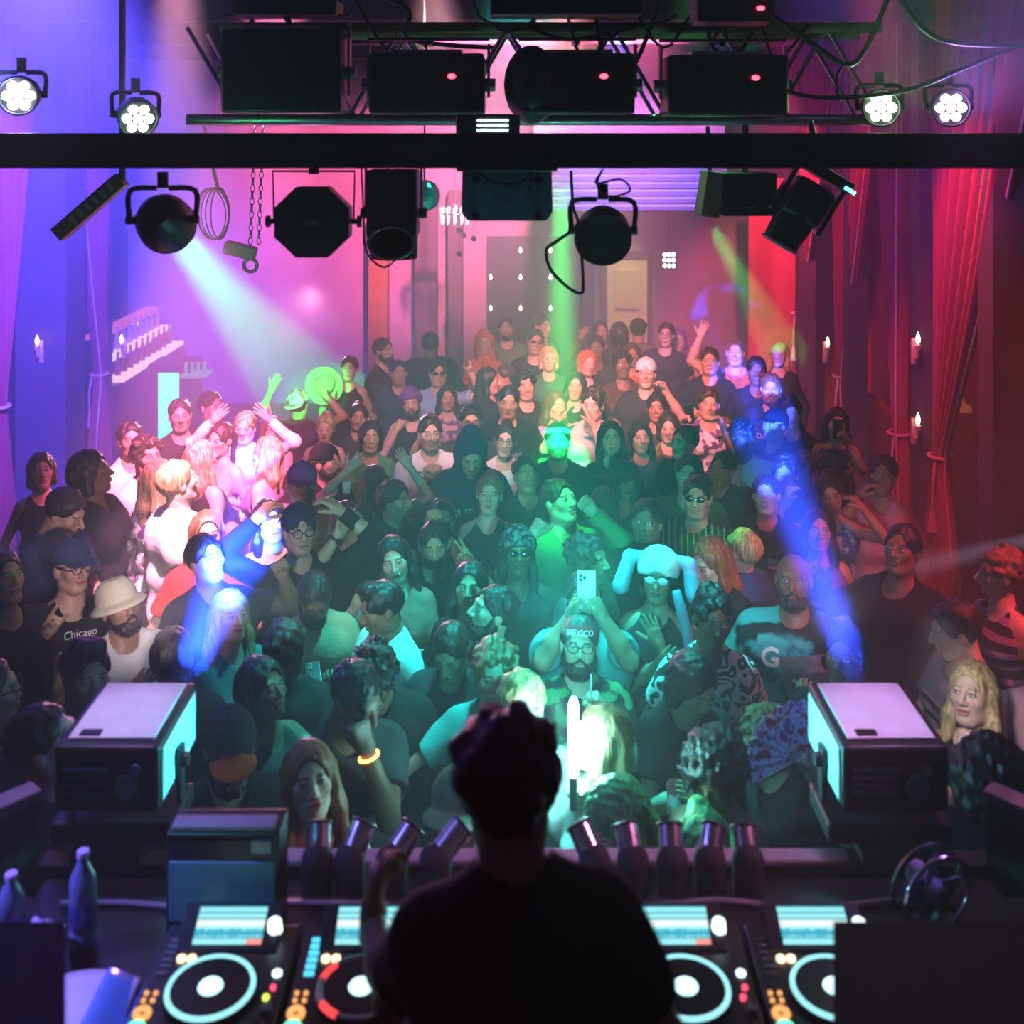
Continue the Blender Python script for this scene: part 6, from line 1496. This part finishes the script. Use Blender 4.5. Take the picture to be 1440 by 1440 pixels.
        b = MB(); b.lathe(((.0296, -.05), (.0296, .02)), Matrix(), 16); b.build('paper_label', INK['white'], o, 60)
    elif kind == 'bighat':
        o = empty('straw_hat', c, label, 'hat', None, Matrix.Translation(c + V((-.06, -.03, .08))) @ Matrix.Rotation(.6, 4, 'Y') @ Matrix.Rotation(1.0, 4, 'X')); b = MB(); b.lathe(((.18, -.01), (.165, .005), (.09, .015), (.085, .08), (.065, .10), (0, .105)), Matrix(), 32); q = b.build('brim_and_crown', mat('straw', (.42, .33, .25), .8, 0, 80, .3), o, 60); q.modifiers.new('s', 'SOLIDIFY').thickness = .004
        b = MB(); b.torus(Matrix.Translation((0, 0, .03)), .088, .008, 32, 6); b.build('hat_band', cloth('charcoal'), o, 60)
# ------------------------------------------------------------------ light
def spot(loc, target, col, power, deg, blend=.3, rad=.04, name='lamp'):
    l = bpy.data.lights.new(name, 'SPOT'); l.energy = power; l.color = col; l.spot_size = math.radians(deg); l.spot_blend = blend; l.shadow_soft_size = rad
    o = bpy.data.objects.new(name, l); COL.objects.link(o); o.matrix_world = aim(loc, target); return o
def point(loc, col, power, rad=.06):
    l = bpy.data.lights.new('lamp', 'POINT'); l.energy = power; l.color = col; l.shadow_soft_size = rad; o = bpy.data.objects.new('lamp', l); COL.objects.link(o); o.location = loc; return o
PG = (.0, 1.0, .13); PB = (.015, .07, 1.0); GREEN = (.03, 1.0, .28); PINK = (1.0, .16, .42); HOT = (1.0, .38, .62); TEALC = (.02, .75, .72); BLUE = (.06, .13, 1.0); VIO = (.32, .14, 1.0); REDC = (1.0, .06, .10); WARM = (1.0, .62, .45)
# narrow beams
spot(at(236, 318, 4.28) + V((-.02, .03, .02)), at(420, 540, 10.5), PG, 14000, 8, .25, .05)
spot(at(789, 246, 4.5), at(791, 640, 8.4), PG, 25000, 5, .3, .04)
spot(at(1000, 316, 5.2), at(1075, 450, 10), PG, 6000, 4, .3, .03)
spot((-1.065, 3.74, 2.03), at(322, 800, 5.4), PB, 50000, 8.5, .3, .06)
spot((1.128, 3.74, 2.03), at(1050, 540, 10.5), PB, 40000, 6, .3, .06)
spot((3.4, 7.0, 1.35), at(1150, 830, 6.6), (.75, .7, 1.0), 2500, 7, .5, .04)
spot((-3.6, 5.8, 1.9), at(330, 830, 5.0), (.6, .65, 1.0), 900, 7, .5, .04)
spot(at(1060, 300, 9), at(1075, 420, 9.5), BLUE, 500, 4, .4, .03)
# par lamps over the bar
spot(at(25, 135, 4.6), (-3.2, 1.0, 5.2), (.22, .30, 1.0), 500, 70, .8, .07)
spot(at(195, 168, 4.65), (-1.2, 3.2, 5.0), (.5, .38, 1.0), 70, 70, .8, .06)
spot(at(1240, 152, 4.8), (1.5, 1.5, 5.6), (.30, 1.0, .45), 90, 70, .8, .06)
spot(at(1338, 152, 4.8), (2.4, 1.5, 5.4), (.40, .16, 1.0), 320, 70, .8, .06)
# washes on the room
spot((-2.2, 5.4, 5.0), (-4.3, 9.8, 2.9), (.09, .06, 1.0), 21000, 58, .8, .1)
spot((-1.5, 5.0, 4.9), (-1.80, 6.6, 1.25), HOT, 6500, 19, .6, .06)
spot((-1.1, 5.8, 4.95), (-2.2, 8.0, 1.4), PINK, 12000, 28, .7, .06)
spot((.3, 9.5, 5.0), (-1.3, 16.0, 3.1), PINK, 15000, 42, .8, .1)
spot((1.2, 10.5, 5.0), (1.6, 16.0, 2.6), PINK, 3600, 60, .8, .1)
spot(at(440, 410, 13.0), at(350, 640, 8.0), HOT, 1500, 40, .8, .06)
spot((2.3, 7.6, 5.15), (3.5, 8.9, 1.9), (1.0, .02, .17), 850, 40, .7, .08)
spot((2.4, 10.6, 5.15), (3.7, 12.0, 1.9), (1.0, .04, .20), 560, 42, .7, .08)
spot((3.0, 12.8, 4.6), (3.45, 14.8, 1.9), (1.0, .09, .24), 1400, 50, .6, .08)
spot((2.9, 7.9, 5.1), (3.85, 8.5, 1.1), (1.0, .22, .04), 500, 16, .6, .05)  # added orange spot without a fixture, brightens the booth rail
spot((2.6, 5.4, 5.1), (3.6, 6.6, 1.6), (1.0, .03, .12), 110, 45, .7, .08)
spot((.2, 5.7, 4.6), (1.2, 11.0, 1.2), (1.0, .24, .28), 4600, 36, .8, .08)
spot((-.4, 5.7, 4.6), (-.4, 10.0, 1.2), (.9, .40, .46), 1900, 38, .8, .08)
spot((1.6, 6.0, 5.0), (3.5, 10.5, 3.2), (.30, .06, 1.0), 700, 55, .8, .08)
spot((-.6, 9.7, 4.9), at(572, 440, 15.8), VIO, 2000, 8, .6, .05)
spot((1.2, 6.0, 4.8), at(946, 480, 11.3), VIO, 2200, 6, .6, .05)
spot((-.3, 5.8, 4.8), at(560, 590, 8.8), VIO, 1400, 7, .6, .05)
spot((1.6, 14.6, 4.6), (1.58, 16.0, 1.5), (1.0, .72, .35), 700, 16, .5, .05)  # warm spot added to brighten the door, no fixture there
spot((1.0, 11.2, 4.9), (1.4, 13.0, 3.2), (.02, .15, 1.0), 3500, 45, .7, .05)
# fill spots added without fixtures at the booth front: teal in the middle, paler at the corners
spot((.20, 3.55, 2.25), (.15, 8.0, 1.5), TEALC, 260, 60, .8, .06)
spot((.25, 3.55, 2.3), (.5, 8.5, 1.5), (.05, 1.0, .55), 300, 26, .8, .06)
spot((-1.17, 3.8, 2.15), (-2.2, 7.0, 1.5), (.95, .72, .74), 160, 40, .7, .06)
spot((-.95, 3.8, 2.15), (-.6, 7.5, 1.5), (.62, .85, .85), 100, 36, .7, .06)
spot((1.10, 3.8, 2.15), (1.5, 7.0, 1.5), (.62, .62, .85), 120, 40, .7, .06)
spot((.1, 6.0, 5.0), (.05, 5.0, 1.2), TEALC, 2600, 46, .8, .08)
# green on single people
spot((1.3, 5.9, 4.95), at(1005, 700, 6.4), GREEN, 1700, 9, .5, .05)
spot((.15, 5.5, 4.95), at(775, 690, 6.6), GREEN, 2400, 9, .5, .05)
spot((.9, 5.6, 4.95), (.72, 4.2, 1.4), (.08, 1.0, .3), 420, 22, .7, .05)
# single accents
spot((-1.5, 5.5, 4.9), (-2.0, 5.9, 1.4), (.85, .85, .75), 170, 24, .7, .06)
spot((1.38, 3.75, 2.2), (1.85, 4.5, 1.45), (1.0, .95, 1.0), 34, 36, .4, .05)
spot((3.4, 4.6, 4.2), (2.3, 5.8, 1.2), REDC, 700, 50, .7, .06)

# lavender wash on the booth corners
spot((-1.7, 3.5, 4.9), (-1.16, 3.46, 2.0), (.62, .40, 1.0), 420, 11, .5, .15)
spot((1.6, 3.5, 4.9), (1.10, 3.46, 2.0), (.80, .36, 1.0), 420, 11, .5, .15)
spot((-.1, 3.75, 2.1), (-1.0, 3.45, 1.94), (.05, .8, .9), 130, 24, .5, .1); spot((.1, 3.75, 2.1), (.95, 3.45, 1.94), (.05, .8, .9), 130, 24, .5, .1)
spot((-2.2, 2.9, 3.6), (-.3, 3.15, 1.8), (.25, .2, 1.0), 220, 26, .7, .1); spot((2.2, 2.9, 3.6), (.3, 3.15, 1.8), (1.0, .25, .6), 220, 26, .7, .1)

point(WAND, (.15, 1.0, 1.0), 12, .02); spot((-1.6, 1.6, 3.7), (-.735, 2.9, 1.88), (.1, .5, .9), 130, 9, .5, .1)  # point added to boost the wand's glow, unseen spot added for the equipment case
spot((-2.4, 2.6, 3.3), (-1.05, 2.79, 1.82), (.26, .2, 1.0), 420, 18, .6, .1); spot((-1.9, 2.9, 4.6), (-1.5, 3.1, 1.9), (.5, .35, 1.0), 260, 9, .5, .1); spot((2.0, 2.9, 4.6), (1.55, 3.1, 1.9), (1.0, .3, .8), 260, 9, .5, .1); spot((2.0, 3.3, 3.2), (.97, 2.8, 1.95), (.3, .25, 1.0), 80, 14, .5, .1)

wd = bpy.data.worlds.new('night_club'); SC.world = wd; wd.use_nodes = True; nt = wd.node_tree
nt.nodes['Background'].inputs[0].default_value = (0, 0, 0, 1); nt.nodes['Background'].inputs[1].default_value = 0
vs_ = nt.nodes.new('ShaderNodeVolumeScatter'); vs_.inputs['Color'].default_value = (1, 1, 1, 1); vs_.inputs['Density'].default_value = .034; vs_.inputs['Anisotropy'].default_value = 0.0
nt.links.new(vs_.outputs[0], nt.nodes['World Output'].inputs['Volume'])

cam = bpy.data.cameras.new('camera'); co = bpy.data.objects.new('camera', cam); COL.objects.link(co)
co.location = CAM; co.rotation_euler = (PI / 2, 0, 0); cam.sensor_width = 36; cam.lens = 36 * FPX / 1440; cam.shift_y = -(720 - HZ) / 1440
cam.clip_start = .05; cam.clip_end = 60
cam.dof.use_dof = True; cam.dof.focus_distance = 7.0; cam.dof.aperture_fstop = 2.4
SC.camera = co
SC.view_settings.view_transform = 'Standard'; SC.view_settings.look = 'None'; SC.view_settings.gamma = 1; SC.view_settings.exposure = 0.0; SC.view_settings.use_curve_mapping = False
cy = SC.cycles
cy.max_bounces = 3; cy.diffuse_bounces = 1; cy.glossy_bounces = 2; cy.transmission_bounces = 3; cy.volume_bounces = 0; cy.transparent_max_bounces = 4
cy.use_denoising = True; cy.sample_clamp_indirect = 3.0; cy.sample_clamp_direct = 0; cy.caustics_reflective = False; cy.caustics_refractive = False
cy.use_adaptive_sampling = True; cy.adaptive_threshold = .02
